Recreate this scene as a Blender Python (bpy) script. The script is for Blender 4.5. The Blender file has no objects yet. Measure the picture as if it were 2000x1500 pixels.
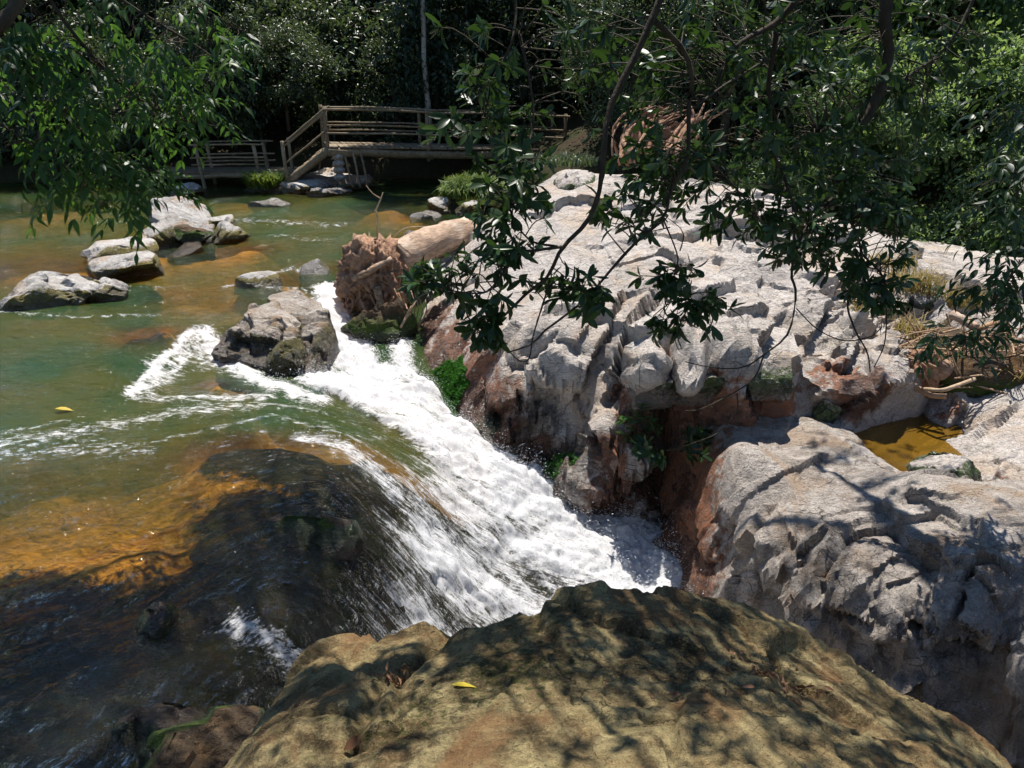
import bpy, math, random
import numpy as np
from mathutils import Vector

# ------------------------------------------------------------------ camera, sky, sun, exposure
SC = bpy.context.scene
COL = SC.collection
PITCH = math.radians(23.4)
CAM_Z = 3.3
cam = bpy.data.cameras.new("camera")
cam_o = bpy.data.objects.new("camera", cam); COL.objects.link(cam_o)
cam.sensor_width = 36.0; cam.lens = 27.0
cam.clip_start = 0.05; cam.clip_end = 600.0
cam_o.location = (0, 0, CAM_Z)
cam_o.rotation_euler = (math.pi / 2 - PITCH, 0, 0)
SC.camera = cam_o

SUN_EL, SUN_AZ = math.radians(67.0), math.radians(8.0)      # azimuth clockwise from +Y (away from the camera)
SUN = Vector((math.sin(SUN_AZ) * math.cos(SUN_EL), math.cos(SUN_AZ) * math.cos(SUN_EL), math.sin(SUN_EL)))
w = bpy.data.worlds.new("World"); SC.world = w; w.use_nodes = True
wn = w.node_tree.nodes; wl = w.node_tree.links
sky = wn.new("ShaderNodeTexSky"); sky.sky_type = 'NISHITA'; sky.sun_disc = False
sky.sun_elevation = SUN_EL; sky.sun_rotation = SUN_AZ
sky.air_density = 1.0; sky.dust_density = 0.0; sky.ozone_density = 4.0
wn["Background"].inputs["Strength"].default_value = 0.085
wl.new(sky.outputs[0], wn["Background"].inputs["Color"])
sl = bpy.data.lights.new("sun", 'SUN'); sl.energy = 5.0; sl.angle = math.radians(0.5); sl.color = (1.0, 0.945, 0.87)
sun_o = bpy.data.objects.new("sun", sl); COL.objects.link(sun_o)
sun_o.rotation_euler = SUN.to_track_quat('Z', 'Y').to_euler(); sun_o.location = (2, 12, 20)
vs = SC.view_settings
vs.view_transform = 'Standard'; vs.look = 'None'; vs.exposure = 0.74; vs.gamma = 1.0; vs.use_curve_mapping = False
cy = SC.cycles
cy.use_denoising = True
cy.use_adaptive_sampling = True; cy.adaptive_threshold = 0.025
cy.max_bounces = 7; cy.diffuse_bounces = 3; cy.glossy_bounces = 3; cy.transmission_bounces = 4; cy.transparent_max_bounces = 8
cy.caustics_reflective = False; cy.caustics_refractive = False
cy.sample_clamp_indirect = 4.0

# ------------------------------------------------------------------ helpers
_s, _c = math.sin(PITCH), math.cos(PITCH)
def P(u, v, z=None, Y=None):
    """photo pixel (2000 x 1500) -> world point at height z or at distance Y"""
    xc = (u - 1000) / 1500.0; yc = (750 - v) / 1500.0
    dy = _c + yc * _s; dz = -_s + yc * _c
    t = (z - CAM_Z) / dz if z is not None else Y / dy
    return np.array((xc * t, dy * t, CAM_Z + dz * t))

def rs(seed): return np.random.RandomState(seed)
_pr = rs(7)
_perm = _pr.permutation(4096).astype(np.int64)
_gr = _pr.normal(size=(4096, 3)); _gr /= np.linalg.norm(_gr, axis=1)[:, None]
_rnd = _pr.rand(4096, 4)
def _h(ix, iy, iz, seed):
    a = _perm[(ix + seed * 131) & 4095]
    a = _perm[(a + iy) & 4095]
    return _perm[(a + iz) & 4095]
def gnoise(p, seed=0):
    f = np.floor(p).astype(np.int64); r = p - f
    u = r * r * r * (r * (r * 6 - 15) + 10)
    out = np.zeros(len(p))
    for dx in (0, 1):
        wx = u[:, 0] if dx else 1 - u[:, 0]
        for dy in (0, 1):
            wy = u[:, 1] if dy else 1 - u[:, 1]
            for dz in (0, 1):
                wz = u[:, 2] if dz else 1 - u[:, 2]
                g = _gr[_h(f[:, 0] + dx, f[:, 1] + dy, f[:, 2] + dz, seed)]
                d = g[:, 0] * (r[:, 0] - dx) + g[:, 1] * (r[:, 1] - dy) + g[:, 2] * (r[:, 2] - dz)
                out += wx * wy * wz * d
    return out * 1.5
def fbm(p, oct=4, seed=0, gain=0.5, ridged=False):
    a, t, q = 1.0, np.zeros(len(p)), p.copy()
    for i in range(oct):
        n = gnoise(q, seed + i)
        t += a * ((1 - 2 * np.abs(n)) * 0.6 if ridged else n)
        a *= gain; q = q * 2.03 + 17.3
    return t
def worley(p, seed=0):
    f = np.floor(p).astype(np.int64)
    n = len(p)
    f1 = np.full(n, 9.0); f2 = np.full(n, 9.0)
    h1 = np.zeros(n, np.int64); h2 = np.zeros(n, np.int64)
    v1 = np.zeros((n, 3)); v2 = np.zeros((n, 3))
    for dx in (-1, 0, 1):
        for dy in (-1, 0, 1):
            for dz in (-1, 0, 1):
                ix, iy, iz = f[:, 0] + dx, f[:, 1] + dy, f[:, 2] + dz
                h = _h(ix, iy, iz, seed)
                c = np.stack((ix, iy, iz), 1) + 0.1 + 0.8 * _rnd[h, :3]
                dv = p - c
                d = np.sqrt((dv * dv).sum(1))
                m1 = d < f1
                m2 = (~m1) & (d < f2)
                f2 = np.where(m1, f1, np.where(m2, d, f2))
                h2 = np.where(m1, h1, np.where(m2, h, h2))
                v2 = np.where(m1[:, None], v1, np.where(m2[:, None], dv, v2))
                f1 = np.where(m1, d, f1); h1 = np.where(m1, h, h1); v1 = np.where(m1[:, None], dv, v1)
    return f1, f2, h1, h2, v1, v2
def sstep(a, b, x):
    t = np.clip((x - a) / (b - a), 0, 1); return t * t * (3 - 2 * t)
def facets(p, L, seed, M=None, tilt=0.55, step=0.3, soft=0.026):
    q = p / L if M is None else (p @ M) / L
    q0 = q; q = q + 0.22 * np.stack([fbm(q * 1.1 + 5.1 * k, 2, seed + 40 + k) for k in range(3)], 1)
    f1, f2, h1, h2, v1, v2 = worley(q, seed)
    def val(h, v): return (v * _gr[h]).sum(1) * tilt + (_rnd[h, 3] - 0.5) * step
    a, b = val(h1, v1 + q0 - q), val(h2, v2 + q0 - q)
    e = f2 - f1
    k = sstep(0.0, soft, e)
    return (0.5 * (a + b) * (1 - k) + a * k) * L, e
def h0(x): return np.zeros(len(x), np.int64)
def rock_disp(p, seed, L, amp=1.0, M=None, crack=1.0, fine=1.0, small=0.75, strata=0.085):
    a, e1 = facets(p, L, seed, M)
    b, e2 = facets(p, L * 0.36, seed + 3, M, 0.5, 0.3)
    msk = sstep(-0.25, 0.35, fbm(p / (L * 1.3), 2, seed + 60))
    d = a * 0.75 + b * small * (0.3 + 0.7 * msk)
    d += L * 0.07 * fbm(p / (L * 0.9), 4, seed + 9)
    # strata: parallel ledges, sharp on one side
    sn = np.array((0.52, -0.30, 0.80)); hh = (p @ sn) / (L * 0.24) + 0.55 * fbm(p / (L * 0.8), 3, seed + 17)
    fr = hh - np.floor(hh); lay = np.where(fr < 0.93, fr / 0.93, (1 - fr) / 0.07)
    wob = sstep(-0.15, 0.3, fbm(p / (L * 1.1) + 7.7, 2, seed + 19))
    d += L * strata * lay * wob * (0.5 + _rnd[_h(np.floor(hh).astype(np.int64), 0 * h0(hh), 0 * h0(hh), seed), 0])
    d += L * 0.045 * fine * fbm(p / (L * 0.2), 3, seed + 13, 0.55, True) + L * 0.02 * fine * fbm(p / (L * 0.055), 2, seed + 14, 0.6, True)
    d -= crack * L * 0.10 * np.exp(-(e1 / 0.045) ** 2) * sstep(-0.2, 0.3, fbm(p / (L * 2), 2, seed + 70))
    d -= crack * L * 0.035 * np.exp(-(e2 / 0.06) ** 2) * msk
    return d * amp

class TPS:
    def __init__(self, XY, V, reg=1e-4):
        self.c = np.asarray(XY, float); V = np.asarray(V, float)
        n = len(self.c)
        K = self._k(self.c) + reg * np.eye(n)
        Pm = np.hstack((np.ones((n, 1)), self.c))
        A = np.zeros((n + 3, n + 3)); A[:n, :n] = K; A[:n, n:] = Pm; A[n:, :n] = Pm.T
        self.w = np.linalg.lstsq(A, np.concatenate((V, np.zeros(3))), rcond=None)[0]
    def _k(self, q):
        r2 = ((q[:, None, :] - self.c[None]) ** 2).sum(2)
        return 0.5 * r2 * np.log(r2 + 1e-9)
    def __call__(self, q):
        out = np.empty(len(q))
        for i in range(0, len(q), 40000):
            s = q[i:i + 40000]
            out[i:i + 40000] = self._k(s) @ self.w[:-3] + self.w[-3] + s @ self.w[-2:]
        return out

def poly_sd(q, poly):
    poly = np.asarray(poly, float); n = len(poly)
    d = np.full(len(q), 1e9); ins = np.zeros(len(q), bool)
    for i in range(n):
        a, b = poly[i], poly[(i + 1) % n]
        ab = b - a
        t = np.clip(((q - a) @ ab) / (ab @ ab + 1e-12), 0, 1)
        d = np.minimum(d, np.hypot(*(q - a - t[:, None] * ab).T))
        cond = ((a[1] > q[:, 1]) != (b[1] > q[:, 1]))
        xi = a[0] + (q[:, 1] - a[1]) * ab[0] / (ab[1] if abs(ab[1]) > 1e-12 else 1e-12)
        ins ^= cond & (q[:, 0] < xi)
    return np.where(ins, -d, d)
def line_d(q, pts):
    pts = np.asarray(pts, float)[:, :2]; d = np.full(len(q), 1e9)
    for a, b in zip(pts[:-1], pts[1:]):
        ab = b - a
        t = np.clip(((q - a) @ ab) / (ab @ ab + 1e-12), 0, 1)
        d = np.minimum(d, np.hypot(*(q - a - t[:, None] * ab).T))
    return d

def mesh_np(name, V, F, smooth=True):
    V = np.ascontiguousarray(V, np.float32); F = np.ascontiguousarray(F, np.int32)
    me = bpy.data.meshes.new(name)
    nf, k = F.shape
    me.vertices.add(len(V)); me.vertices.foreach_set("co", V.ravel())
    me.loops.add(nf * k); me.loops.foreach_set("vertex_index", F.ravel())
    me.polygons.add(nf)
    me.polygons.foreach_set("loop_start", np.arange(0, nf * k, k, dtype=np.int32))
    me.polygons.foreach_set("loop_total", np.full(nf, k, np.int32))
    me.polygons.foreach_set("use_smooth", np.full(nf, smooth, bool))
    me.update(calc_edges=True)
    return me
def sharpen(me, deg=30):
    me.set_sharp_from_angle(angle=math.radians(deg)); return me
def fattr(me, name, vals, typ='FLOAT'):
    a = me.attributes.new(name, typ, 'POINT')
    vals = np.ascontiguousarray(vals, np.float32)
    a.data.foreach_set({'FLOAT': "value", 'FLOAT_VECTOR': "vector", 'FLOAT_COLOR': "color"}[typ], vals.ravel())
def link(name, me, mat=None, parent=None, label=None, cat=None, group=None, kind=None, loc=None):
    o = bpy.data.objects.new(name, me); COL.objects.link(o)
    if mat is not None and me is not None and not me.materials: me.materials.append(mat)
    if loc is not None: o.location = loc
    if parent is not None: o.parent = parent
    return tag(o, label, cat, group, kind)
def tag(o, label=None, cat=None, group=None, kind=None):
    if label: o["label"] = label
    if cat: o["category"] = cat
    if group: o["group"] = group
    if kind: o["kind"] = kind
    return o
def empty(name, loc=(0, 0, 0), **k):
    o = bpy.data.objects.new(name, None); COL.objects.link(o); o.location = loc; o.empty_display_size = 0.2
    return tag(o, **k)
def grid_faces(nx, ny):
    i = np.arange(nx * ny).reshape(ny, nx)
    return np.stack((i[:-1, :-1], i[:-1, 1:], i[1:, 1:], i[1:, :-1]), -1).reshape(-1, 4)
def grid_normals(X, Y, Z):
    gx = np.gradient(Z, axis=1) / np.gradient(X, axis=1)
    gy = np.gradient(Z, axis=0) / np.gradient(Y, axis=0)
    N = np.stack((-gx, -gy, np.ones_like(Z)), -1)
    return N / np.linalg.norm(N, axis=-1, keepdims=True)
def compact(V, F, keepF, attrs=()):
    F = F[keepF]
    used = np.zeros(len(V), bool); used[F.ravel()] = True
    idx = np.cumsum(used) - 1
    return V[used], idx[F], [a[used] for a in attrs]
def tube(path, radii, sides=6, seed=0, rough=0.0, caps=True):
    path = np.asarray(path, float); n = len(path)
    radii = np.broadcast_to(np.asarray(radii, float), (n,)) if np.ndim(radii) else np.full(n, radii)
    T = np.gradient(path, axis=0); T /= np.linalg.norm(T, axis=1)[:, None] + 1e-9
    up = np.array((0, 0, 1.0)) if abs(T[0][2]) < 0.9 else np.array((1.0, 0, 0))
    A = np.cross(T, up); A /= np.linalg.norm(A, axis=1)[:, None] + 1e-9
    B = np.cross(T, A)
    th = np.linspace(0, 2 * np.pi, sides, endpoint=False)
    rr = radii[:, None] * np.ones(sides)[None]
    if rough:
        rr = rr * (1 + rough * rs(seed).normal(size=(n, sides)))
    V = path[:, None] + rr[..., None] * (np.cos(th)[None, :, None] * A[:, None] + np.sin(th)[None, :, None] * B[:, None])
    V = V.reshape(-1, 3)
    F = []
    for i in range(n - 1):
        for j in range(sides):
            F.append((i * sides + j, i * sides + (j + 1) % sides, (i + 1) * sides + (j + 1) % sides, (i + 1) * sides + j))
    if caps:
        c0, c1 = len(V), len(V) + 1
        V = np.vstack((V, path[0], path[-1]))
        for j in range(sides):
            F.append((c0, (j + 1) % sides, j, j)); F.append((c1, (n - 1) * sides + j, (n - 1) * sides + (j + 1) % sides, (n - 1) * sides + (j + 1) % sides))
    return V, F
def curve_pts(pts, n=24):
    """smooth (Catmull-Rom) resample of a polyline"""
    p = np.asarray(pts, float)
    if len(p) == 2: return p[0] + (p[1] - p[0]) * np.linspace(0, 1, n)[:, None]
    q = np.vstack((2 * p[0] - p[1], p, 2 * p[-1] - p[-2])); m = len(p) - 1
    out = []
    for s in np.linspace(0, m - 1e-6, n):
        i = int(s); t = s - i
        a, b, c, d = q[i], q[i + 1], q[i + 2], q[i + 3]
        out.append(0.5 * (2 * b + (c - a) * t + (2 * a - 5 * b + 4 * c - d) * t * t + (3 * b - a - 3 * c + d) * t ** 3))
    return np.array(out)
class MB:
    """collects pieces of ONE part into one mesh"""
    def __init__(s): s.V = []; s.F = []; s.n = 0
    def add(s, V, F):
        s.V.append(np.asarray(V, float)); s.F += [tuple(i + s.n for i in f) for f in F]; s.n += len(V)
    def tube(s, path, r, sides=6, **k): s.add(*tube(path, r, sides, **k))
    def build(s, name, smooth=True):
        me = bpy.data.meshes.new(name)
        F = [tuple(dict.fromkeys(f)) for f in s.F]
        me.from_pydata(np.vstack(s.V).tolist(), [], F)
        me.polygons.foreach_set("use_smooth", [smooth] * len(me.polygons)); me.update()
        return me

# ------------------------------------------------------------------ materials
class NT:
    def __init__(s, name):
        s.m = bpy.data.materials.new(name); s.m.use_nodes = True
        s.t = s.m.node_tree; s.t.nodes.clear()
        s.out = s.n('ShaderNodeOutputMaterial')
    def n(s, typ, **k):
        nd = s.t.nodes.new(typ)
        for a, b in k.items(): setattr(nd, a, b)
        return nd
    def l(s, a, b): s.t.links.new(a, b)
    def val(s, nd, i, v):
        if isinstance(v, (int, float)): nd.inputs[i].default_value = v
        elif isinstance(v, (tuple, list)): nd.inputs[i].default_value = tuple(v) + ((1.0,) if len(v) == 3 and nd.inputs[i].type == 'RGBA' else ())
        else: s.l(v, nd.inputs[i])
    def math(s, op, a, b=0.0, clamp=False):
        nd = s.n('ShaderNodeMath', operation=op); nd.use_clamp = clamp
        s.val(nd, 0, a); s.val(nd, 1, b); return nd.outputs[0]
    def mapr(s, x, a, b, c=0.0, d=1.0, smooth=True):
        nd = s.n('ShaderNodeMapRange'); nd.interpolation_type = 'SMOOTHSTEP' if smooth else 'LINEAR'
        for i, v in enumerate((x, a, b, c, d)): s.val(nd, i, v)
        return nd.outputs[0]
    def mix(s, f, a, b, mode='MIX'):
        nd = s.n('ShaderNodeMix', data_type='RGBA', blend_type=mode)
        s.val(nd, 0, f); s.val(nd, 6, a); s.val(nd, 7, b); return nd.outputs[2]
    def coord(s, kind='Object', scale=None):
        o = s.n('ShaderNodeTexCoord').outputs[kind]
        if scale is None: return o
        mp = s.n('ShaderNodeMapping'); s.l(o, mp.inputs[0]); mp.inputs['Scale'].default_value = scale
        return mp.outputs[0]
    def noise(s, co, scale, detail=4.0, rough=0.55, dist=0.0, out=0):
        nd = s.n('ShaderNodeTexNoise'); s.l(co, nd.inputs['Vector'])
        nd.inputs['Scale'].default_value = scale; nd.inputs['Detail'].default_value = detail
        nd.inputs['Roughness'].default_value = rough; nd.inputs['Distortion'].default_value = dist
        return nd.outputs[out]
    def vor(s, co, scale, feature='F1', out='Distance'):
        nd = s.n('ShaderNodeTexVoronoi', feature=feature); s.l(co, nd.inputs['Vector'])
        nd.inputs['Scale'].default_value = scale; return nd.outputs[out]
    def attr(s, name, out='Fac'):
        return s.n('ShaderNodeAttribute', attribute_name=name).outputs[out]
    def bump(s, h, strength, dist, normal=None):
        nd = s.n('ShaderNodeBump'); nd.inputs['Strength'].default_value = strength; nd.inputs['Distance'].default_value = dist
        s.l(h, nd.inputs['Height'])
        if normal is not None: s.l(normal, nd.inputs['Normal'])
        return nd.outputs[0]
    def bsdf(s, col, rough=0.8, spec=0.3, normal=None):
        nd = s.n('ShaderNodeBsdfPrincipled')
        s.val(nd, 'Base Color', col); s.val(nd, 'Roughness', rough); s.val(nd, 'Specular IOR Level', spec)
        if normal is not None: s.l(normal, nd.inputs['Normal'])
        return nd.outputs[0]
    def done(s, sh): s.l(sh, s.out.inputs['Surface']); return s.m

def mat_rock(name, cols, bump=1.0, scale=1.0, lichen=(0.30, 0.29, 0.18), moss=(0.05, 0.09, 0.015), wetdark=0.38, warm=(0.44, 0.30, 0.19)):
    """cols: three natural rock colours; attribute 'stain' = rust / moss / wet"""
    t = NT(name); co = t.coord('Object')
    big = t.noise(co, 0.9 * scale, 5, 0.6, 0.4)
    mid = t.noise(co, 4.0 * scale, 6, 0.62, 0.3)
    fin = t.noise(co, 38.0 * scale, 4, 0.7)
    col = t.mix(t.mapr(big, 0.38, 0.62), cols[0], cols[1])
    col = t.mix(t.mapr(mid, 0.42, 0.68), col, cols[2])
    st = t.noise(t.coord('Object', (1.0, 3.2, 5.0)), 2.2 * scale, 6, 0.65, 1.2)
    col = t.mix(t.mapr(st, 0.56, 0.72, 0, 0.55), col, lichen)
    v = t.vor(co, 55 * scale)
    col = t.mix(t.mapr(v, 0.0, 0.45, 0.38, 0.0), col, tuple(c * 0.28 for c in cols[1]))
    col = t.mix(t.mapr(fin, 0.52, 0.66, 0.0, 0.6), col, tuple(min(0.85, c * 1.45) for c in cols[0]))
    col = t.mix(t.mapr(fin, 0.44, 0.33, 0.0, 0.6), col, tuple(c * 0.45 for c in cols[1]))
    chip = t.noise(t.coord('Object', (1.0, 1.6, 1.6)), 11.0 * scale, 7, 0.75, 0.4)
    col = t.mix(t.mapr(chip, 0.46, 0.32, 0.0, 0.5), col, tuple(c * 0.5 for c in cols[1]))
    # dark lines along cracks, dark weathering runs, pits
    wv = t.n('ShaderNodeMix', data_type='VECTOR'); t.val(wv, 0, 0.22); t.l(co, wv.inputs[4]); t.l(t.noise(co, 1.7 * scale, 4, 0.6, 0, 1), wv.inputs[5])
    sk = t.n('ShaderNodeMapping'); t.l(wv.outputs[1], sk.inputs[0]); sk.inputs['Rotation'].default_value = (0.3, 0.5, 0.9); sk.inputs['Scale'].default_value = (1.0, 2.3, 1.0)
    ck1 = t.vor(sk.outputs[0], 1.25 * scale, 'DISTANCE_TO_EDGE'); ck2 = t.vor(sk.outputs[0], 4.2 * scale, 'DISTANCE_TO_EDGE')
    gate = t.mapr(t.noise(co, 1.9 * scale, 3, 0.5), 0.52, 0.62); gate1 = t.mapr(t.noise(co, 1.1 * scale, 3, 0.5), 0.50, 0.60)
    ln = t.math('MAXIMUM', t.math('MULTIPLY', t.mapr(ck1, 0.0, 0.011, 0.7, 0.0), gate1), t.math('MULTIPLY', t.mapr(ck2, 0.0, 0.03, 0.6, 0.0), gate))
    col = t.mix(ln, col, tuple(c * 0.22 for c in cols[1]))
    wr = t.noise(t.coord('Object', (2.2, 2.2, 0.7)), 2.6 * scale, 6, 0.7, 0.8)
    col = t.mix(t.mapr(wr, 0.60, 0.74, 0, 0.5), col, tuple(c * 0.42 for c in cols[1]))
    col = t.mix(t.mapr(t.noise(co, 1.3 * scale, 4, 0.6, 0.8), 0.49, 0.66, 0, 0.7), col, warm)
    sep = t.n('ShaderNodeSeparateColor'); t.l(t.attr('stain', 'Color'), sep.inputs[0])
    nz = t.noise(co, 7.0 * scale, 6, 0.65, 0.5)
    nz2 = t.noise(co, 16.0 * scale, 5, 0.65, 0.2)
    def mask(ch, nn, soft=0.16):
        x = t.math('ADD', sep.outputs[ch], t.math('MULTIPLY', t.math('SUBTRACT', nn, 0.5), 1.5))
        return t.mapr(x, 0.5 - soft, 0.5 + soft)
    rust = mask(0, nz); mo = mask(1, nz2); wet = mask(2, nz)
    rc = t.mix(t.mapr(nz2, 0.35, 0.65), (0.30, 0.095, 0.03), (0.16, 0.075, 0.04))
    col = t.mix(t.math('MULTIPLY', rust, 0.85), col, rc)
    col = t.mix(t.math('MULTIPLY', mo, 0.9), col, moss)
    wd = t.n('ShaderNodeMix', data_type='RGBA', blend_type='MULTIPLY'); t.val(wd, 0, wet); t.val(wd, 6, col); t.val(wd, 7, (wetdark, wetdark * 0.95, wetdark * 0.9))
    col = wd.outputs[2]
    vor2 = t.vor(t.coord('Object', (1, 1, 1.8)), 3.3 * scale, 'DISTANCE_TO_EDGE')
    cr = t.mapr(vor2, 0.0, 0.035)
    h = t.math('ADD', t.math('MULTIPLY', mid, 1.0), t.math('MULTIPLY', fin, 0.22))
    h = t.math('ADD', h, t.math('MULTIPLY', st, 0.7))
    h = t.math('ADD', h, t.math('MULTIPLY', cr, 0.12))
    cell = t.vor(sk.outputs[0], 7.0 * scale, 'F1', 'Color')
    h = t.math('ADD', h, t.math('MULTIPLY', t.math('SUBTRACT', cell, 0.0), 0.16))
    h = t.math('SUBTRACT', h, t.math('MULTIPLY', ln, 0.5))
    nrm = t.bump(h, 0.9 * bump, 0.075 / scale)
    nrm = t.bump(t.math('ADD', chip, t.math('MULTIPLY', fin, 0.3)), 0.8 * bump, 0.035 / scale, nrm)
    rough = t.mapr(wet, 0, 1, 0.85, 0.25)
    spec = t.mapr(wet, 0, 1, 0.22, 0.6)
    return t.done(t.bsdf(col, rough, spec, nrm))

def mat_leaf(name, c1, c2, c3, trans=0.35, rough=0.38, spec=0.45):
    t = NT(name)
    r = t.math('FRACT', t.math('ADD', t.attr('rnd'), t.n('ShaderNodeObjectInfo').outputs['Random']))
    col = t.mix(t.mapr(r, 0.0, 0.6), c1, c2)
    col = t.mix(t.mapr(r, 0.8, 1.0), col, c3)
    co = t.coord('Object')
    col = t.mix(t.mapr(t.noise(co, 3.0, 3), 0.3, 0.7, 0.0, 0.4), col, tuple(x * 0.55 for x in c1))
    p = t.bsdf(col, rough, spec)
    tr = t.n('ShaderNodeBsdfTranslucent'); t.l(t.mix(0.5, col, (c3[0] * 1.5, c3[1] * 1.6, c3[2] * 0.8)), tr.inputs[0])
    mx = t.n('ShaderNodeMixShader'); mx.inputs[0].default_value = trans
    t.l(p, mx.inputs[1]); t.l(tr.outputs[0], mx.inputs[2])
    return t.done(mx.outputs[0])

def mat_wood(name, c1, c2, c3, scale=(14, 14, 2.5), bump=0.6):
    t = NT(name); co = t.coord('Object', scale); cc = t.coord('Object')
    g = t.noise(co, 2.0, 6, 0.65, 0.6); b = t.noise(cc, 3.0, 4, 0.6)
    rnd = t.n('ShaderNodeObjectInfo').outputs['Random']
    col = t.mix(t.mapr(g, 0.35, 0.65), c1, c2)
    col = t.mix(t.mapr(b, 0.5, 0.7, 0, 0.7), col, c3)
    col = t.mix(t.math('MULTIPLY', rnd, 0.35), col, c3)
    return t.done(t.bsdf(col, 0.8, 0.2, t.bump(g, bump, 0.02)))

# ------------------------------------------------------------------ ground, river bed, water
PALE = [(0.53, 0.475, 0.43), (0.39, 0.345, 0.305), (0.61, 0.56, 0.515)]
M_MID = mat_rock("cracked_stream_rock", [(0.44, 0.37, 0.31), (0.22, 0.185, 0.14), (0.54, 0.49, 0.44)], 1.2, 2.0, lichen=(0.19, 0.16, 0.06), moss=(0.10, 0.09, 0.02), warm=(0.30, 0.19, 0.10))
M_OUT = mat_rock("pale_rock", PALE, 1.0, warm=(0.52, 0.41, 0.31))
M_RIVER_ROCK = mat_rock("river_rock", [(0.46, 0.43, 0.40), (0.30, 0.28, 0.25), (0.55, 0.53, 0.50)], 1.0, 1.6, lichen=(0.30, 0.24, 0.09), moss=(0.16, 0.13, 0.02))
M_RIGHT = mat_rock("grey_boulder_rock", [(0.46, 0.405, 0.355), (0.27, 0.23, 0.195), (0.55, 0.495, 0.445)], 1.15, 1.3, warm=(0.36, 0.25, 0.16))
M_FRONT = mat_rock("lichened_boulder_rock", [(0.32, 0.235, 0.11), (0.10, 0.072, 0.035), (0.47, 0.385, 0.19)], 1.25, 2.2, lichen=(0.26, 0.25, 0.09), moss=(0.05, 0.06, 0.012), warm=(0.26, 0.14, 0.06))  # lichen tones; contrast raised to paint in sun patches and hard shade
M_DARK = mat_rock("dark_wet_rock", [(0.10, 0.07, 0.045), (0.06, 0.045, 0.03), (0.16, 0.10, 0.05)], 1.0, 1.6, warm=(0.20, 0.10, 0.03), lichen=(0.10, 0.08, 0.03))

def mat_soil():
    t = NT("forest_soil"); co = t.coord('Object')
    a = t.noise(co, 1.2, 5, 0.6); b = t.noise(co, 14, 5, 0.7)
    col = t.mix(t.mapr(a, 0.35, 0.65), (0.045, 0.032, 0.02), (0.03, 0.035, 0.015))
    col = t.mix(t.mapr(b, 0.5, 0.75), col, (0.085, 0.06, 0.035))
    return t.done(t.bsdf(col, 0.95, 0.1, t.bump(b, 0.8, 0.05)))
M_SOIL = mat_soil()
def mat_bed():
    t = NT("river_bed_sand"); co = t.coord('Object')
    a = t.noise(co, 1.6, 6, 0.62, 0.6); b = t.noise(co, 11, 5, 0.65)
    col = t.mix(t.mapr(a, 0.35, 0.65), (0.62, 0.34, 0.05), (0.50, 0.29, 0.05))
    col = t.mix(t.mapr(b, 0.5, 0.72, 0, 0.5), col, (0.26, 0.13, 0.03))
    rk = t.mapr(t.math('ADD', t.attr('rock_and_shade'), t.math('MULTIPLY', t.math('SUBTRACT', b, 0.5), 0.9)), 0.35, 0.65)
    rc = t.mix(t.mapr(a, 0.4, 0.62), (0.010, 0.010, 0.008), (0.024, 0.018, 0.010))  # near-black for bare rock and for the shade painted into the bed
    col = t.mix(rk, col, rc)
    return t.done(t.bsdf(col, 0.85, 0.2, t.bump(b, 0.7, 0.06)))
M_BED = mat_bed()

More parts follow.
